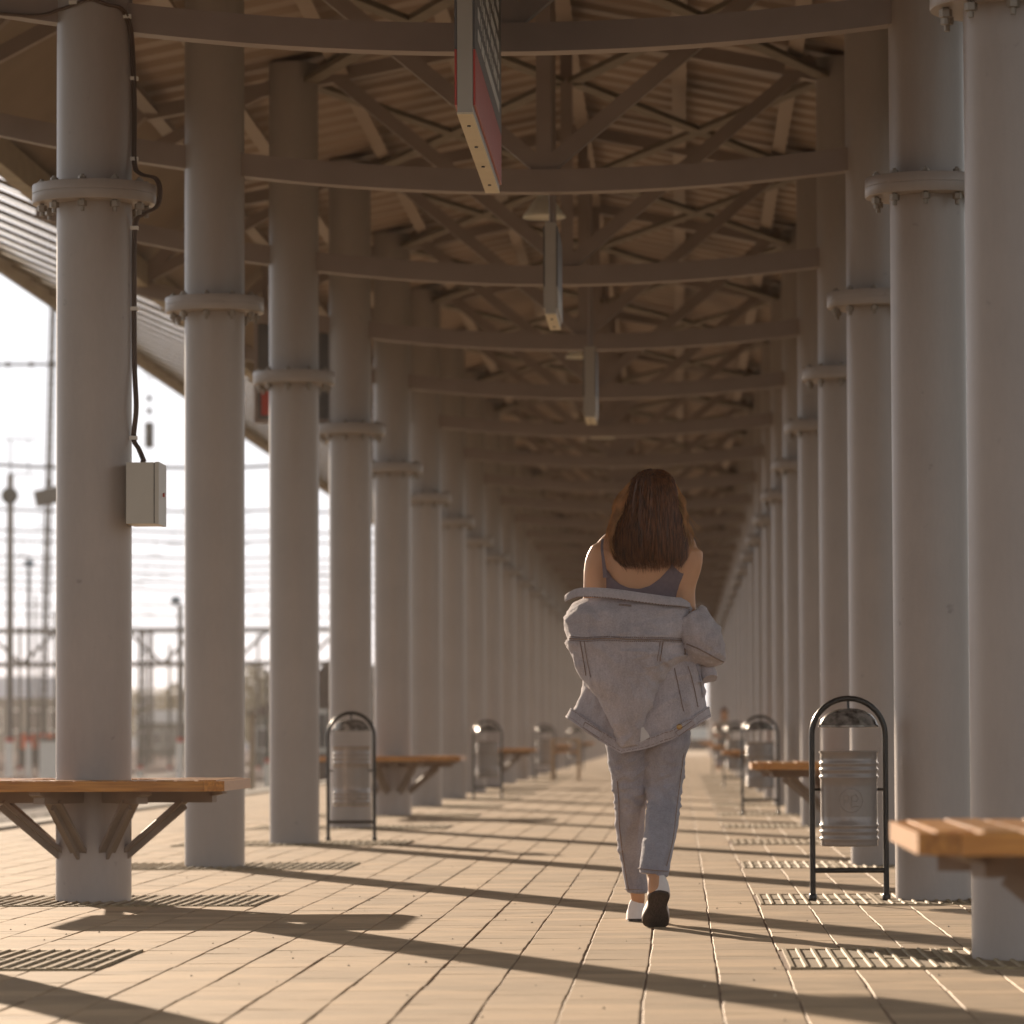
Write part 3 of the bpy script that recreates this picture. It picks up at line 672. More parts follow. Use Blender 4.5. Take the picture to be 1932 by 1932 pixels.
# shoes
def shoe(heel, ball, toe, w=.044):
    heel, ball, toe = Vector(heel), Vector(ball), Vector(toe); side = Vector((1, 0, 0))
    sp_ = smooth([heel+(heel-ball)*.03, heel*.6+ball*.4, ball, toe], 8); n = len(sp_); out, top_, up_ = [], [], []
    prof = [.0, .55, .72, .78, .76, .70, .66, .68, .78, .9, .98, 1.0, .99, .93, .82, .6, .0]
    rows = []
    for i, p in enumerate(sp_):
        t_ = i/(n-1); wv = crom([(v,) for v in prof], t_)[0]*w+.004
        d = (sp_[min(i+1, n-1)]-sp_[max(i-1, 0)]).normalized(); nrm = side.cross(d).normalized()
        rows.append((p, d, nrm, wv, t_))
    so_ = MB(); so_.rings([[p-side*wv, p+side*wv, p+side*wv+nr*.009, p-side*wv+nr*.009] for p, d, nr, wv, t_ in rows])
    mid = MB(); mid.rings([[p-side*(wv+.003)+nr*.0095, p+side*(wv+.003)+nr*.0095, p+side*(wv+.002)+nr*.03, p-side*(wv+.002)+nr*.03] for p, d, nr, wv, t_ in rows])
    upr = MB(); rg = []
    for p, d, nr, wv, t_ in rows:
        h = (.082 if t_ < .25 else .082-.02*(t_-.25)/.2 if t_ < .45 else .062-.026*(t_-.45)/.4 if t_ < .85 else .036); ww = wv+.001
        rg.append([p+side*ww*math.cos(a)*(1 if a < PI*.999 or 1 else 1)+nr*(.03+max(0, math.sin(a))*h*.8) for a in [PI*k/12 for k in range(13)]])
    upr.rings(rg)
    return so_, mid, upr
for nm, A in (('r', (P(1650, 2232, -.055), P(1640, 2300, .075), P(1642, 2319, .135))), ('l', (P(1592, 2302, .58), P(1595, 2304, .76), P(1596, 2299, .86)))):
    a, m2, u = shoe(*A, w=.044 if nm == 'r' else .038)
    up_o = obj('shoe', u, m_canvas, wo, smooth=60); obj('sole', a, m_sole, up_o, smooth=30); obj('foxing', m2, m_canvas, up_o, smooth=30)

# jacket
def lerp_tab(tab, x):
    if x <= tab[0][0]: return tab[0][1]
    for (a, u), (b_, v) in zip(tab, tab[1:]):
        if a <= x <= b_: return u+(v-u)*(x-a)/(b_-a)
    return tab[-1][1]
main = [(1498, 1462, 1722), (1508, 1440, 1733), (1520, 1431, 1737), (1535, 1426, 1736), (1560, 1423, 1730), (1592, 1426, 1724), (1612, 1422, 1720), (1633, 1430, 1718), (1651, 1438, 1714), (1669, 1447, 1686), (1700, 1469, 1658), (1734, 1490, 1641), (1769, 1508, 1628), (1812, 1532, 1613), (1840, 1546, 1604), (1862, 1556, 1596)]
rows = []
for ny, xl, xr in main:
    dp = lerp_tab([(1498, .15), (1530, .19), (1612, .20), (1660, .16), (1734, .09), (1812, .05), (1878, .02)], ny); back = lerp_tab([(1498, .165), (1530, .12), (1620, .085), (1734, .09), (1812, .125), (1862, .155)], ny)
    rows.append((ny, xl, xr, back+dp, dp))
b = MB(); b.rings(loft(rows, 90, 96, .82)); jk = link('denim_jacket', b.mesh('denim_jacket', m_jacket, 80), wo)
f1 = fold(6, .016, (1, .6, .9), 1); f2 = fold(24, .006, (1, 1, 1), 4)
c0 = P(1500, 1560)
def jfold(p):
    u = (p.x-c0.x); v = p.z-c0.z
    ray = math.sin(14*math.atan2(v+.05, u-.9)*2.2+3*noise.noise(p*5))   # long drag folds from the right shoulder
    edge = min(1, max(0, (P(0, 1498).z-p.z)/.05))
    return (f1(p)+f2(p)+.003*ray+crease(p, .75, 8, .015)+crease(p, -.9, 11, .011, 5)+crease(p, .2, 16, .009, 9))*edge
displace(jk.data, jfold)
hem = [(-1, 1798), (-.85, 1816), (-.5, 1852), (-.2, 1884), (0, 1876), (.3, 1858), (.75, 1822), (1, 1795)]
lo = []; NL = 96; ML = 50
for k in range(ML+1):
    v = k/ML; ring = []
    xl = lerp_tab([(0, 1478), (.25, 1467), (.55, 1458), (.8, 1444), (1, 1430)], v); xr = lerp_tab([(0, 1742), (.25, 1758), (.55, 1763), (1, 1769)], v)
    for q in range(NL):
        a = 2*PI*q/NL; ca = math.cos(a); sa = math.sin(a); top = 1640; h_ = lerp_tab(hem, ca); ny = top+(h_-top)*v
        nx = (xl+xr)/2+(xr-xl)/2*math.copysign(abs(ca)**.85, ca); yc = .32; dp = .135+.005*v
        p = P(nx, ny, yc+dp*math.copysign(abs(sa)**.8, sa)); ring.append(p)
    lo.append(ring)
b = MB(); b.rings(lo, cap=False); nlo = len(b.v)
inner = [[Vector((p.x*1, p.y, p.z)) for p in r] for r in lo]
lp = link('jacket_tail', b.mesh('jacket_tail', m_jacket, 80), wo)
displace(lp.data, lambda p: (fold(8, .012, (1, 1, .35), 8)(p)+f2(p)*.8+crease(p, 1.2, 9, .017, 3)+crease(p, .5, 14, .011, 7)))
sm = lp.modifiers.new('thickness', 'SOLIDIFY'); sm.thickness = .006
# hem band, a raised strip that follows the tail's edge
b = MB(); rg = []
for q in range(NL+1):
    i = q % NL; p1 = lp.data.vertices[ML*NL+i].co; p0 = lp.data.vertices[int(ML*.90)*NL+i].co; d = (p0-p1).normalized(); n_ = lp.data.vertices[int(ML*.95)*NL+i].normal
    top_ = p1+d*.038; rg.append([p1+n_*.003-d*.002, top_+n_*.003, top_+n_*.008, p1+n_*.009-d*.002])
b.rings(rg, cap=False); hb = obj('hem_band', b, m_jacket, lp, smooth=40)
for off in (.006, .033):
    b = MB()
    for q in range(0, NL*4):
        if q % 4 == 3: continue
        i = (q//4) % NL; j = (i+1) % NL; f = (q % 4)/4
        def at(i, f2_=off):
            p1 = lp.data.vertices[ML*NL+i].co; p0 = lp.data.vertices[int(ML*.90)*NL+i].co; d = (p0-p1).normalized(); n_ = lp.data.vertices[int(ML*.95)*NL+i].normal
            return p1+d*f2_+n_*.0088
        A_, B_ = at(i), at(j); b.tube([A_.lerp(B_, f), A_.lerp(B_, f+.2)], .0012, 4)
    stuff(obj('stitching', b, m_stitch, hb))
def btn(nx, ny, y, r=.011):
    p = P(nx, ny, y); bb_ = MB(); bb_.rings([[p+Vector((rr_*math.cos(2*PI*k/16), -dy, rr_*math.sin(2*PI*k/16))) for k in range(16)] for rr_, dy in ((r, 0), (r, .004), (r*.6, .006), (r*.55, .0045))]); obj('button', bb_, m_brass, lp, smooth=40)
btn(1702, 1819, .118); btn(1502, 1836, .125)
# waist tabs (buttoned adjusters) on the band
for pts in ([(1688, 1834), (1736, 1801), (1744, 1812), (1697, 1846)], [(1464, 1803), (1512, 1833), (1505, 1850), (1457, 1818)]):
    b = MB(); q = [P(x, y, .128) for x, y in pts]; b.rings([[p+Vector((0, -.002, 0)) for p in q], [p+Vector((0, -.010, 0)) for p in q]]); obj('waist_tab', b, m_jacket, lp)
    b = MB(); cc = sum(q, Vector())/4; q2 = [cc+(p-cc)*.86+Vector((0, -.0115, 0)) for p in q]; b.tube(q2+[q2[0]], .0013, 4); obj('tab_stitching', b, m_stitch, lp)
# surface tubes on the back panel (seams): find the back surface by ray
jk.data.update()
from mathutils.bvhtree import BVHTree
bv = BVHTree.FromPolygons([v.co for v in jk.data.vertices], [p.vertices for p in jk.data.polygons])
bt = BVHTree.FromPolygons([v.co for v in lp.data.vertices], [p.vertices for p in lp.data.polygons])
def onback(nx, ny, tree, off=.002):
    o = Vector((0, 0, CAM_H)); t_ = P(nx, ny, .1); h = tree.ray_cast(o, (t_-o).normalized())
    return h[0]+h[1]*off if h[0] else None
def seam(pts, tree, parent, r=.0022, dash=False, nseg=10, name='seam', m=m_stitch):
    P2 = smooth([Vector((x, y, 0)) for x, y in pts], nseg); q = [onback(p.x, p.y, tree) for p in P2]; q = [p for p in q if p]
    if len(q) < 3: return
    b = MB()
    if dash:
        for i in range(len(q)-1):
            b.tube([q[i], q[i].lerp(q[i+1], .6)], r, 4)
    else: b.tube(q, r, 5)
    o = obj(name, b, m, parent)
    if dash: stuff(o)
yoke = [(1430, 1598), (1470, 1600), (1520, 1598), (1580, 1600), (1650, 1601), (1712, 1604)]
seam(yoke, bv, jk, .0035, name='yoke_seam', m=m_stitch)
seam([(x, y-5) for x, y in yoke], bv, jk, .0016, True, 14, 'stitching'); seam([(x, y+5) for x, y in yoke], bv, jk, .0016, True, 14, 'stitching')
seam([(1456, 1605), (1462, 1640), (1470, 1690)], bv, jk, .002); seam([(1466, 1605), (1472, 1645), (1482, 1695)], bv, jk, .0015)
seam([(1662, 1605), (1658, 1630), (1654, 1655)], bv, jk, .0025); seam([(1655, 1605), (1651, 1630), (1647, 1655)], bv, jk, .0014)
seam([(1728, 1530), (1722, 1560), (1714, 1590), (1716, 1640)], bv, jk, .004, name='armhole_seam')
seam([(1690, 1672), (1700, 1720), (1712, 1780)], bt, lp, .0018); seam([(1724, 1668), (1736, 1710), (1748, 1770)], bt, lp, .0018)
seam([(1746, 1664), (1752, 1690), (1757, 1722), (1760, 1745)], bt, lp, .005, name='pocket_edge', m=m_jeans)
b = MB(); q = [onback(x, y, bv, .001) for x, y in ((1552, 1511), (1584, 1514), (1584, 1519), (1552, 1516))]
if all(q): b.rings([q, [p+Vector((0, -.004, 0)) for p in q]]); obj('hanger_loop', b, m_stitch, jk)
# patch at the tip
b = MB(); q = [P(x, y, .105) for x, y in ((1606, 1822), (1612, 1818), (1628, 1842), (1626, 1846), (1604, 1858))]; b.rings([q, [p+Vector((0, -.004, 0)) for p in q]]); obj('label_patch', b, mat('pale_patch', (.55, .52, .52), rough=.9), jk)
# collar band
cp = [(1417, 1497, .26), (1430, 1490, .22), (1450, 1483, .19), (1485, 1482, .155), (1540, 1486, .13), (1610, 1496, .125), (1670, 1504, .14), (1706, 1508, .17), (1724, 1513, .20), (1731, 1517, .23)]
b = MB(); rg = []; cc = smooth([P(*p) for p in cp], 8)
for i, p in enumerate(cc):
    t_ = i/(len(cc)-1); h = .009+.009*math.sin(PI*min(1, max(0, t_*1.1)))**.5 if 0 < t_ < 1 else .008
    w_ = .003*noise.noise(p*20); rg.append([p+Vector((0, .004, -h)), p+Vector((0, -.014+w_, -h*.9)), p+Vector((0, -.012+w_, h*.5)), p+Vector((0, -.003, h)), p+Vector((0, .012, h*.6))])
b.rings(rg); co = obj('collar', b, m_jacket, jk, smooth=60)
b = MB()
for i in range(2, len(cc)-3):
    for z_ in (-.017,):
        a_, b2 = cc[i]+Vector((0, -.0145, z_)), cc[i+1]+Vector((0, -.0145, z_)); b.tube([a_, a_.lerp(b2, .6)], .0014, 4)
stuff(obj('stitching', b, m_stitch, co))
# right sleeve, bunched at the elbow, and its cuff
b = MB(); b.tube(smooth([P(1722, 1548, .24), P(1744, 1578, .235), P(1768, 1612, .24), P(1786, 1640, .26), P(1800, 1654, .29)], 7), [crom([(.062,), (.075,), (.075,), (.052,), (.022,)], k/28)[0] for k in range(29)], 28)
ell(b, P(1720, 1600, .27), .06, .08, .10); ell(b, P(1742, 1642, .28), .05, .06, .035)
sl = remesh('sleeve', b, m_jacket, .008, 6, wo)
displace(sl.data, lambda p: fold(11, .012, (1, 1, 1.2), 11)(p)+f2(p)+crease(p, -.6, 14, .016, 2)+crease(p, .8, 12, .014, 6))
b = MB(); b.tube(smooth([P(1762, 1650, .30), P(1772, 1676, .29), P(1779, 1700, .27)], 5), [.036, .035, .034, .032, .031, .030, .029, .029, .028, .028, .027], 20); cf = obj('cuff', b, m_jacket, sl, smooth=60)
displace(cf.data, lambda p: fold(20, .008)(p))
bs_ = BVHTree.FromPolygons([v.co for v in sl.data.vertices], [p.vertices for p in sl.data.polygons])
seam([(1722, 1612), (1750, 1624), (1780, 1640), (1812, 1657)], bs_, sl, .0028)
b = MB(); b.tube(smooth([P(1472, 1560, .27), P(1466, 1600, .29), P(1474, 1640, .34), P(1490, 1650, .42)], 7), .055, 20)
remesh('sleeve', b, m_jacket, .012, 6, wo)

# hair
hr = [(1175, 1634, 1650, .30, .02), (1180, 1614, 1668, .30, .055), (1192, 1598, 1680, .295, .085), (1215, 1586, 1690, .29, .105), (1245, 1576, 1697, .285, .113), (1280, 1566, 1704, .275, .115), (1315, 1554, 1710, .265, .11), (1350, 1542, 1717, .25, .105), (1380, 1540, 1720, .24, .09), (1402, 1548, 1716, .225, .07), (1416, 1566, 1706, .21, .045)]
def hair_pt(ny, a, off=0):
    i = 0
    while i < len(hr)-2 and hr[i+1][0] < ny: i += 1
    r0, r1 = hr[i], hr[i+1]; f = min(1.2, max(0, (ny-r0[0])/(r1[0]-r0[0]))); _, xl, xr, yc, dp = [u+(v-u)*f for u, v in zip(r0, r1)]
    a0, a1 = P(xl, ny, yc), P(xr, ny, yc); c = (a0+a1)/2; hw = (a1.x-a0.x)/2
    return Vector((c.x+(hw+off)*math.cos(a), c.y+(dp+off)*math.sin(a), c.z))
b = MB(); rr = loft(hr[:-1]+[(1408, 1562, 1708, .22, .05)], 60, 90)
b.rings(rr); hm = obj('hair', b, m_hair, wo, smooth=True)
displace(hm.data, lambda p: .007*noise.noise(Vector((p.x*26, p.y*26, p.z*2)))+.004*noise.noise(Vector((p.x*60, p.y*60, p.z*3)))+.002*noise.noise(Vector((p.x*160, p.y*160, p.z*4)))-.002)
rg_ = random.Random(11)
def strand(mb, pts, r):
    mb.tube(pts, [r*(1-.75*(k/(len(pts)-1))**2) for k in range(len(pts))], 3, False)
b = MB()
for k in range(2600):
    a = rg_.uniform(PI*.98, PI*2.02); 
    if rg_.random() < .25: a = rg_.choice((PI*rg_.uniform(.9, 1.12), PI*rg_.uniform(1.88, 2.1)))
    y0_ = rg_.uniform(1177, 1300) if k % 3 else 1177; end = rg_.gauss(1417, 9)-12*abs(math.cos(a))**2+6*noise.noise(Vector((a*6, 0, 3))); off = rg_.uniform(.0, .009); da = rg_.gauss(0, .09); w_ = rg_.uniform(0, 6)
    pts = []
    n_ = 11
    for i in range(n_):
        t_ = i/(n_-1); ny = y0_+(end-y0_)*t_
        pts.append(hair_pt(min(ny, 1416), a+da*t_+.035*math.sin(4.5*t_+w_*.35+a*5), off+.0035*math.sin(5*t_+w_)+.004*noise.noise(Vector((a*9, ny*.012, 5))))-Vector((0, 0, max(0, ny-1416)*.00146)))
    strand(b, pts, rg_.uniform(.0009, .0018))
stuff(obj('strands', b, m_strand, hm))
m_wisp = mat('backlit_hair_wisp', (.80, .47, .20), rough=.4, col2=(.42, .23, .09), scale=20, trans=.5)  # brown hair too; golden backlight on the loose locks is put into this colour
b = MB()
for k in range(42):                                               # loose locks lifted from both sides
    s = -1 if k % 3 else 1; a0 = PI*(1.0 if s < 0 else 2.0)+rg_.gauss(.06*-s, .16); ys = rg_.uniform(1195, 1285); ln0 = rg_.uniform(65, 120); out0 = rg_.uniform(.010, .040 if s < 0 else .026); w0 = rg_.uniform(0, 6)
    for q in range(15):
        a = a0+rg_.gauss(0, .05); y0_ = ys+rg_.gauss(0, 5); ln = ln0*rg_.uniform(.8, 1.15); out = out0+rg_.gauss(0, .0035); pts = []
        for i in range(11):
            t_ = i/10; p = hair_pt(y0_+ln*t_, a, 0); sw = math.sin(PI*min(1, t_*.85)); p += Vector((s*out*sw+.0035*math.sin(6*t_+w0), -.003*sw, 0)); pts.append(p)
        strand(b, pts, rg_.uniform(.0009, .0016))
for k in range(26):                                                # flyaways
    s = rg_.choice((-1, 1, 1)); y0_ = rg_.uniform(1230, 1330); ln = rg_.uniform(60, 100); out = rg_.uniform(.03, .085); pts = []
    for i in range(10):
        t_ = i/9; p = hair_pt(y0_+ln*t_, PI*(1.03 if s < 0 else 1.97), 0); p += Vector((s*out*t_**1.4+.004*math.sin(5*t_+k), 0, .03*t_*(1-t_))); pts.append(p)
    strand(b, pts, .0006)
stuff(obj('wisps', b, m_wisp, hm))

# ------------------------------------------------------------------ behind the platform: railway yard
def BP(x, y, Y): return Vector(((x-1284)/8000*Y, Y, CAM_H+(1383.5+.0039*(1284-x)-y)/8000*Y))
GZ = -.62
def pole(x, top, Y, r, label, white=1400, extra=None, m=None):
    p = BP(x, top, Y); t = thing('railway_pole', label, 'pole', (p.x, Y, GZ), group='poles in the railway yard'); H = p.z-GZ; wz = BP(x, white, Y).z-GZ
    obj('shaft', MB().lathe([(r, 0), (r*.8, H)], n=14), m or m_conc, t, smooth=True)
    obj('white_base', MB().lathe([(r+.012, 0), (r+.012, wz)], n=14), m_white, t, smooth=True); obj('red_ring', MB().lathe([(r+.014, wz+.004), (r+.014, wz+.10)], n=14), m_red, t, smooth=True)
    return t, H
t, H = pole(14, 893, 100, .095, 'thick concrete pole with round horn at the far left edge')
b = MB(); b.lathe([(.02, -.06), (.2, -.05), (.2, .05), (.02, .06)], n=20); hh = obj('horn', b, m_ironb, t, loc=(0, -.1, H-.5), rot=(PI/2, 0, 0))
b = MB(); b.bar((-.15, 0, H+.85), (.65, 0, H+.85), .03, .03); b.bar((0, 0, H), (0, 0, H+.85), .03, .03); b.bar((.43, 0, H+.02), (.43, 0, H+.85), .02, .02); b.bar((-.05, 0, H+.02), (.6, 0, H+.02), .03, .03); obj('bracket', b, m_ironb, t)
t, H = pole(50, 1070, 100, .055, 'slim brown lamp pole left of the big column', m=m_ironb)
obj('lamp_head', MB().lathe([(.03, 0), (.13, .05), (.13, .15), (.02, .22)], n=14), mat('blue_grey_lamp', (.25, .33, .40)), t, loc=(0, 0, H))
t, H = pole(338, 1140, 95, .07, 'dark pole seen between the first two left columns')
obj('lamp_head', MB().lathe([(.03, 0), (.12, .05), (.12, .14), (.02, .2)], n=14), mat('blue_grey_lamp', (.25, .33, .40)), t, loc=(-.1, 0, H))
t, H = pole(503, 1262, 90, .04, 'thin dark post beside the third left column', 1440, m=m_ironb)
for x_, tp, Y_, r_, lab in ((33, 1180, 130, .06, 'thin pole second from the left edge'), (63, 1120, 140, .05, 'thin pole under the floodlight'), (100, 1150, 110, .05, 'thin pole touching the big column on its left'), (262, 1200, 105, .05, 'thin pole touching the big column on its right'), (318, 1215, 125, .05, 'thin pole above the round roofed shed'), (486, 1195, 135, .05, 'thin pole right of the second left column')):
    pole(x_, tp, Y_, r_, lab, 1452, m=m_ironb)
def lattice(x0, y0_, x1, y1_, Y, w, label, n=30):
    a, b_ = BP(x0, y0_, Y), BP(x1, y1_, Y); b_.z = GZ; t = thing('lattice_mast', label, 'mast', tuple(b_), group='lattice masts of the overhead line'); a = a-b_; c = w/2
    for sx in (-1, 1):
        for sy in (-1, 1): obj('leg', MB().bar((sx*c, sy*c, 0), (a.x+sx*c*.6, sy*c*.6, a.z), .06, .06), m_ironb, t)
    b = MB()
    for k in range(n):
        f, g = k/n, (k+1)/n; s = 1 if k % 2 else -1
        b.bar((a.x*f-s*c, -c, a.z*f), (a.x*g+s*c, -c, a.z*g), .04, .03); b.bar((a.x*f-s*c, c, a.z*f), (a.x*g+s*c, c, a.z*g), .025, .02)
    stuff(obj('lacing', b, m_ironb, t)); return t
t = lattice(95, 560, 75, 1440, 120, .16, 'tall leaning lattice mast left of the big column', 60)
t2 = thing('floodlight', 'dark tilted floodlight box on the lattice mast at the left', 'floodlight', tuple(BP(86, 935, 119.5)))
obj('housing', MB().bar((-.36, 0, -.07), (.40, 0, .10), .25, .46), m_ironb, t2); obj('bracket', MB().bar((0, 0, .3), (0, .3, .55), .04, .04), m_ironb, t2)
lattice(266, 1188, 266, 1440, 130, .22, 'short lattice mast between the first two left columns', 16)
lattice(282, 1188, 282, 1440, 150, .14, 'second lattice mast between the first two left columns', 16)
t = thing('signal_gantry', 'horizontal truss gantry spanning the tracks behind the left columns', 'gantry', tuple(BP(-300, 1255, 150)))
o_ = BP(-300, 1255, 150); Lg = BP(640, 1190, 150).x-o_.x; Hg = 1.2
for z in (0, Hg): obj('chord', MB().box(0, Lg, -.09, .09, z-.09, z+.09), m_ironb, t)
b = MB(); n = 14
for k in range(n):
    x0, x1 = Lg*k/n, Lg*(k+1)/n; obj('diagonal', MB().bar((x0, 0, 0 if k % 2 else Hg), (x1, 0, Hg if k % 2 else 0), .11, .11), m_ironb, t)
for x in (.04, Lg*.44, Lg*.68, Lg-.1): obj('leg', MB().box(x-.1, x+.1, -.1, .1, GZ-o_.z, -.051), m_ironb, t)
t = thing('cross_span', 'thick horizontal line span high at the left', 'overhead line', tuple(BP(-80, 683, 90)))
L_ = BP(230, 683, 90).x-BP(-80, 683, 90).x; obj('tube', MB().tube([(0, 0, 0), (L_, 0, 0)], .03, 8), m_ironb, t)
for x in (1.0, 1.5, 1.95): obj('joint', MB().lathe([(.045, -.06), (.045, .06)], c=(x, 0, 0), n=8), m_ironb, t)
p = BP(279, 690, 75); t = thing('insulator_string', 'hanging insulator string between the first two left columns', 'insulator', tuple(p))
b = MB()
def zz(y): return BP(279, y, 75).z-p.z
b.tube([(-.13, 0, .05), (-.03, 0, zz(712))], .008, 5); b.tube([(.13, 0, .05), (.03, 0, zz(712))], .008, 5); b.tube([(0, 0, zz(705)), (0, 0, zz(876))], .006, 5); obj('rod', b, m_ironb, t)
for y in (748, 772): obj('disc', MB().lathe([(.02, -.04), (.07, -.03), (.03, 0), (.07, .03), (.02, .04)], c=(0, 0, zz(y)), n=10), m_ironb, t)
for y in range(797, 845, 6): obj('disc', MB().lathe([(.04, -.028), (.085, -.02), (.085, .02), (.04, .028)], c=(0, 0, zz(y)), n=10), m_ironb, t)
rg2 = random.Random(2)
ow = ['topmost', 'second', 'third', 'fourth', 'fifth', 'sixth', 'seventh', 'eighth', 'ninth', 'tenth', 'lowest']
wl = [(y_, 80+(y_-876)*.32, w_) for y_, w_ in zip((876, 960, 1000, 1019, 1050, 1066, 1080, 1096, 1111, 1140, 1160), ow)]
for y, Y, w in wl:
    a, b_ = BP(-260, y-4, Y), BP(760, y+3, Y); t = thing('overhead_wire', f'thin overhead wire across the bright sky, {w} of eleven counted downwards', 'wire', tuple(a), group='overhead wires over the yard')
    n = 16; pts = [Vector(((b_.x-a.x)*k/n, 0, (b_.z-a.z)*k/n-.05*(k % 4)*(4-k % 4)/4)) for k in range(n+1)]
    obj('conductor', MB().tube(pts, .03, 5), m_ironb, t)
    for k in range(5):
        x = rg2.uniform(.05, .95)*(b_.x-a.x); bb_ = MB(); bb_.bar((x-.2, 0, -.5), (x+.25, 0, -.5), .02, .025); bb_.bar((x, 0, -.5), (x, 0, -.02), .012, .012); obj('dropper', bb_, m_ironb, t)
def house(x0, x1, ytop, yeave, Y, depth, wallm, roofm, label, win=0, ridge=None):
    a, b_ = BP(x0, yeave, Y), BP(x1, yeave, Y); top = BP(x0, ytop, Y).z; t = thing('yard_building', label, 'building', (a.x, Y, GZ)); w = b_.x-a.x; h = a.z-GZ
    obj('wall', MB().box(0, w, 0, depth, 0, h), wallm, t); r = top-GZ; o = .3
    b = MB()
    if ridge == 'gable': b.add([(-o, -.1, h), (w+o, -.1, h), (w/2, -.1, r), (-o, depth, h), (w+o, depth, h), (w/2, depth, r)], [(0, 1, 2), (5, 4, 3), (0, 2, 5, 3), (2, 1, 4, 5), (1, 0, 3, 4)])
    elif ridge == 'round':
        b.rings([[(w/2+(w/2+o)*math.cos(PI*k/12), yy, h+.01+(r-h)*math.sin(PI*k/12)) for k in range(13)] for yy in (-.2, depth)])
    else: b.add([(-o, -o, h+.01), (w+o, -o, h+.01), (w+o, depth+o, h+.01), (-o, depth+o, h+.01), (-o+.5, depth*.5, r), (w+o-.5, depth*.5, r)], [(0, 1, 5, 4), (2, 3, 4, 5), (1, 2, 5), (3, 0, 4), (3, 2, 1, 0)])
    obj('roof', b, roofm, t)
    for k in range(win):
        x = w*(k+.5)/win; f = obj('window', MB().box(x-w/win*.3, x+w/win*.3, -.05, -.002, h*.38, h*.8), m_white, t); obj('pane', MB().box(x-w/win*.24, x+w/win*.24, -.07, -.052, h*.42, h*.76), m_glass, f)
    return t
m_glass = mat('dark_window_glass', (.06, .07, .08), rough=.1)
m_blue = mat('pale_blue_cladding', (.42, .46, .52), rough=.7); m_palew = mat('pale_roof_sheet', (.7, .7, .7), rough=.5); m_dk = mat('dark_brown_boards', (.07, .05, .045), rough=.8); m_gg = mat('grey_green_wall', (.16, .17, .15), rough=.9)
m_or = mat('orange_plastic', (.75, .13, .03), rough=.5)
house(-330, 118, 1275, 1318, 330, 14, m_gg, m_blue, 'long low building with pale blue roof at the far left', 12)
house(262, 350, 1340, 1364, 210, 8, m_gg, m_palew, 'grey shed with white rounded roof between the first two left columns', 4, 'round')
house(228, 420, 1296, 1310, 380, 12, m_blue, m_palew, 'pale far building above the round roofed shed', 6)
house(440, 540, 1268, 1290, 300, 12, m_blue, m_palew, 'pale blue building seen right of the second left column', 4)
house(470, 560, 1322, 1350, 150, 6, m_gg, m_dk, 'small shed with dark roof right of the second left column', 2, 'gable')
house(588, 700, 1222, 1300, 100, 6, m_dk, m_dk, 'dark brown house with gable roof between third and fourth left columns', 3, 'gable')
for k, (x, w_) in enumerate(((38, 'left'), (62, 'second'), (88, 'third'), (104, 'right'))):
    p = BP(x, 1385, 140); t = thing('yard_container', f'orange box in the yard, {w_} of four at the left', 'container', (p.x, 140, GZ), group='orange boxes in the yard')
    obj('body', MB().box(-.17, .17, 0, 1, .9, 1.4), m_or, t); obj('stand', MB().box(-.15, .15, .1, .9, 0, .898), m_ironb, t)
p = BP(90, 1445, 80); t = thing('utility_cabinet', 'pale utility cabinet on the grass left of the big column', 'cabinet', (p.x, 80, GZ)); 
obj('body', MB().box(-.2, .25, 0, .4, 0, BP(90, 1398, 80).z-GZ), m_white, t); obj('roof', MB().box(-.23, .28, -.03, .43, BP(90, 1398, 80).z-GZ+.002, BP(90, 1396, 80).z-GZ+.03), m_conc, t)
p = BP(474, 1450, 60); t = thing('marker_post', 'short tan marker post beside the second left column', 'post', (p.x, 60, GZ)); obj('post', MB().box(-.035, .035, 0, .08, 0, BP(474, 1347, 60).z-GZ), mat('tan_post', (.42, .33, .25)), t); obj('cap', MB().box(-.045, .045, -.01, .09, BP(474, 1347, 60).z-GZ+.001, BP(474, 1345, 60).z-GZ+.02), m_conc, t)
# rails and ballast
m_ball = mat('ballast', (.24, .20, .17), rough=1, var=.3, scale=3, bump=.8, bscale=12)
for k in range(6):
    x = -11-5.2*k; b = MB(); b.add([(x-1.8, -40, -.60), (x+1.8, -40, -.60), (x+1.3, -40, -.42), (x-1.3, -40, -.42), (x-1.8, 900, -.60), (x+1.8, 900, -.60), (x+1.3, 900, -.42), (x-1.3, 900, -.42)], [(0, 1, 5, 4), (1, 2, 6, 5), (2, 3, 7, 6), (3, 0, 4, 7), (0, 3, 2, 1), (4, 5, 6, 7)])
    o = struct(obj('track_bed', b, m_ball))
    for s in (-.76, .76): obj('rail', MB().box(x+s-.035, x+s+.035, -40, 900, -.41, -.25), mat('rusty_rail', (.20, .12, .08), rough=.4, metal=.5), o)
# grass tufts along the platform edge
b = MB(); rg3 = random.Random(4)
for k in range(9000):
    x = -5.5-abs(rg3.gauss(0, 1.6)); y = rg3.uniform(18, 110); h = rg3.uniform(.1, .34); a = rg3.uniform(0, PI); dx, dy = math.cos(a)*.02, math.sin(a)*.02; lx = rg3.uniform(-.1, .1)
    b.add([(x-dx, y-dy, GZ), (x+dx, y+dy, GZ), (x+lx, y+rg3.uniform(-.1, .1), GZ+h)], [(0, 1, 2)])
g = obj('grass', b, mat('green_grass_blade', (.12, .15, .035), rough=.8, col2=(.22, .19, .08), scale=.8)); stuff(g); tag(g, 'green and straw grass growing below the platform edge', 'grass')
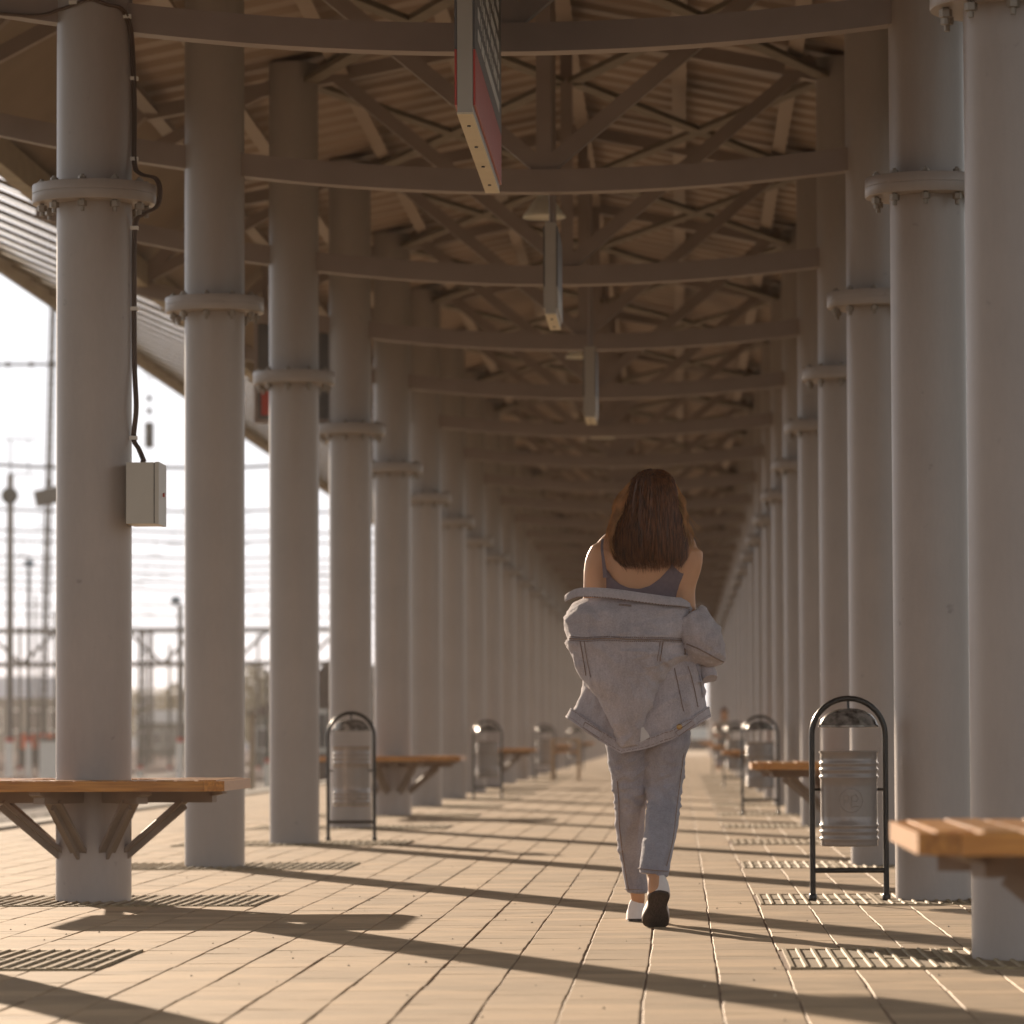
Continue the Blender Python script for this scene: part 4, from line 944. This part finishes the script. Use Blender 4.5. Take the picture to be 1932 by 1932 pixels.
# bare bushes and trees behind
def tree(x, ytop, Y, w, label):
    p = BP(x, ytop, Y); t = thing('bare_tree', label, 'tree', (p.x, Y, GZ), group='trees behind the yard'); H = p.z-GZ; rr_ = random.Random(int(x))
    obj('trunk', MB().tube([(0, 0, 0), (.1, 0, H*.3), (0, .1, H*.6)], [.16, .12, .07], 8), m_ironb, t); b = MB()
    for k in range(1500):
        u = rr_.gauss(0, .36)*w; v = rr_.gauss(0, .36)*w; z = H*(.55+.42*rr_.uniform(-1, 1)*(1-min(1, abs(u)/w)*.6)); s_ = rr_.uniform(.05, .2)
        b.add([(u, v, z), (u+rr_.uniform(-s_, s_), v, z+s_), (u+s_, v+s_*.4, z+rr_.uniform(-s_, s_))], [(0, 1, 2)])
    stuff(obj('crown', b, mat('thin_spring_leaves', (.16, .15, .10), rough=.9, trans=.3), t))
tree(478, 1240, 200, 1.4, 'thin grey tree seen right of the second left column'); tree(325, 1285, 260, 1.8, 'thin grey tree above the round roofed shed'); tree(210, 1280, 260, 2.5, 'thin grey tree mostly behind the big left column'); tree(640, 1260, 190, 2, 'thin grey tree behind the fourth left column')
# end of the platform
t = thing('far_kiosk', 'small dark kiosk beyond the end of the platform', 'kiosk', (.85, ENDY+34, 0)); obj('wall', MB().box(-.9, .9, 0, 1.5, 0, 1.25), m_dk, t); f = obj('window', MB().box(-.5, .3, -.04, -.003, .45, .95), m_white, t); obj('pane', MB().box(-.44, .24, -.06, -.042, .5, .9), mat('pale_glass', (.6, .65, .66), rough=.1), f); obj('roof', MB().box(-1.05, 1.05, -.15, 1.65, 1.252, 1.36), m_dk, t)
# low tan stool and seated people far down the platform
t = thing('stool_frame', 'low tan framed stool standing left of the walkway far down', 'stool', (-1.76, 65, 0))
m_tan = mat('tan_wood', (.45, .30, .17), rough=.5)
for sx in (-1, 1):
    for sy in (-1, 1): obj('leg', MB().box(sx*.2-.022, sx*.2+.022, sy*.18-.022, sy*.18+.022, 0, .60), m_tan, t)
obj('seat', MB().box(-.19, .19, -.16, .16, .42, .455), m_wood, t); obj('top_rail', MB().box(-.222, .222, -.202, -.158, .602, .635), m_tan, t); obj('back_rail', MB().box(-.222, .222, .158, .202, .602, .635), m_tan, t)
def sitter(x, y, label, shirt, hairm):
    t = thing('person', label, 'person', (x, y, 0), group=None); b = MB()
    b.rings([[Vector((.15*k_*math.cos(a), yy+.11*math.sin(a), z)) for a in [2*PI*q/16 for q in range(16)]] for z, yy, k_ in ((.5, .2, 1), (.62, .16, .95), (.78, .06, 1), (.9, -.04, 1.15), (.96, -.08, .7), (1.0, -.1, .35))])
    ell(b, (0, -.16, 1.09), .075, .09, .105)
    for s in (-1, 1):
        b.tube(smooth([Vector((s*.1, .15, .56)), Vector((s*.13, -.25, .55)), Vector((s*.12, -.30, .3)), Vector((s*.12, -.30, .06)), Vector((s*.13, -.42, .03))], 4), .055, 10)
        b.tube(smooth([Vector((s*.17, -.04, .9)), Vector((s*.2, -.1, .7)), Vector((s*.1, -.3, .62)), Vector((s*.04, -.38, .62))], 4), .038, 10)
        for q in range(5): b.tube([Vector((s*.04-s*.01*q, -.38, .63-.006*q)), Vector((s*.02-s*.01*q, -.44, .60-.012*q))], .009, 6)
    remesh('body', b, m_skin, .016, 3, t)
    b = MB(); b.rings([[Vector((.165*k_*math.cos(a), yy+.125*math.sin(a), z)) for a in [2*PI*q/20 for q in range(20)]] for z, yy, k_ in ((.5, .2, 1), (.62, .16, .95), (.78, .06, 1), (.9, -.04, 1.15), (.955, -.07, .7))]); obj('shirt', b, shirt, t, smooth=True)
    for s in (-1, 1): obj('trouser_leg', MB().tube(smooth([Vector((s*.1, .15, .57)), Vector((s*.13, -.25, .555)), Vector((s*.12, -.30, .3)), Vector((s*.12, -.30, .1))], 4), .068, 12), m_jeans, t, smooth=True)
    b = MB(); ell(b, (0, -.14, 1.12), .085, .095, .10); obj('hair', b, hairm, t, smooth=True)
    return t
sitter(.86, 83.7, 'person in pale shirt leaning forward on a far right bench', mat('pale_shirt', (.5, .45, .4)), m_strand)
sitter(1.22, 83.7, 'person in dark shirt sitting beside the pale shirted one', mat('dark_shirt', (.08, .08, .09)), m_black)

# ------------------------------------------------------------------ warm haze volume, added as a pale veil that lifts the dark tones
hz = obj('haze', MB().box(-420, 420, -30, 900, -1.7, 14), m_glass); stuff(hz); tag(hz, 'thin warm haze added over the scene to lift its dark tones', 'haze')
M = bpy.data.materials.new('tone_veil'); M.use_nodes = True; n = M.node_tree; n.nodes.clear()
o_ = n.nodes.new('ShaderNodeOutputMaterial'); v = n.nodes.new('ShaderNodeVolumePrincipled'); v.inputs['Color'].default_value = (.95, .84, .78, 1); v.inputs['Density'].default_value = .0004; v.inputs['Anisotropy'].default_value = .35
n.links.new(v.outputs[0], o_.inputs['Volume']); hz.data.materials.clear(); hz.data.materials.append(M)
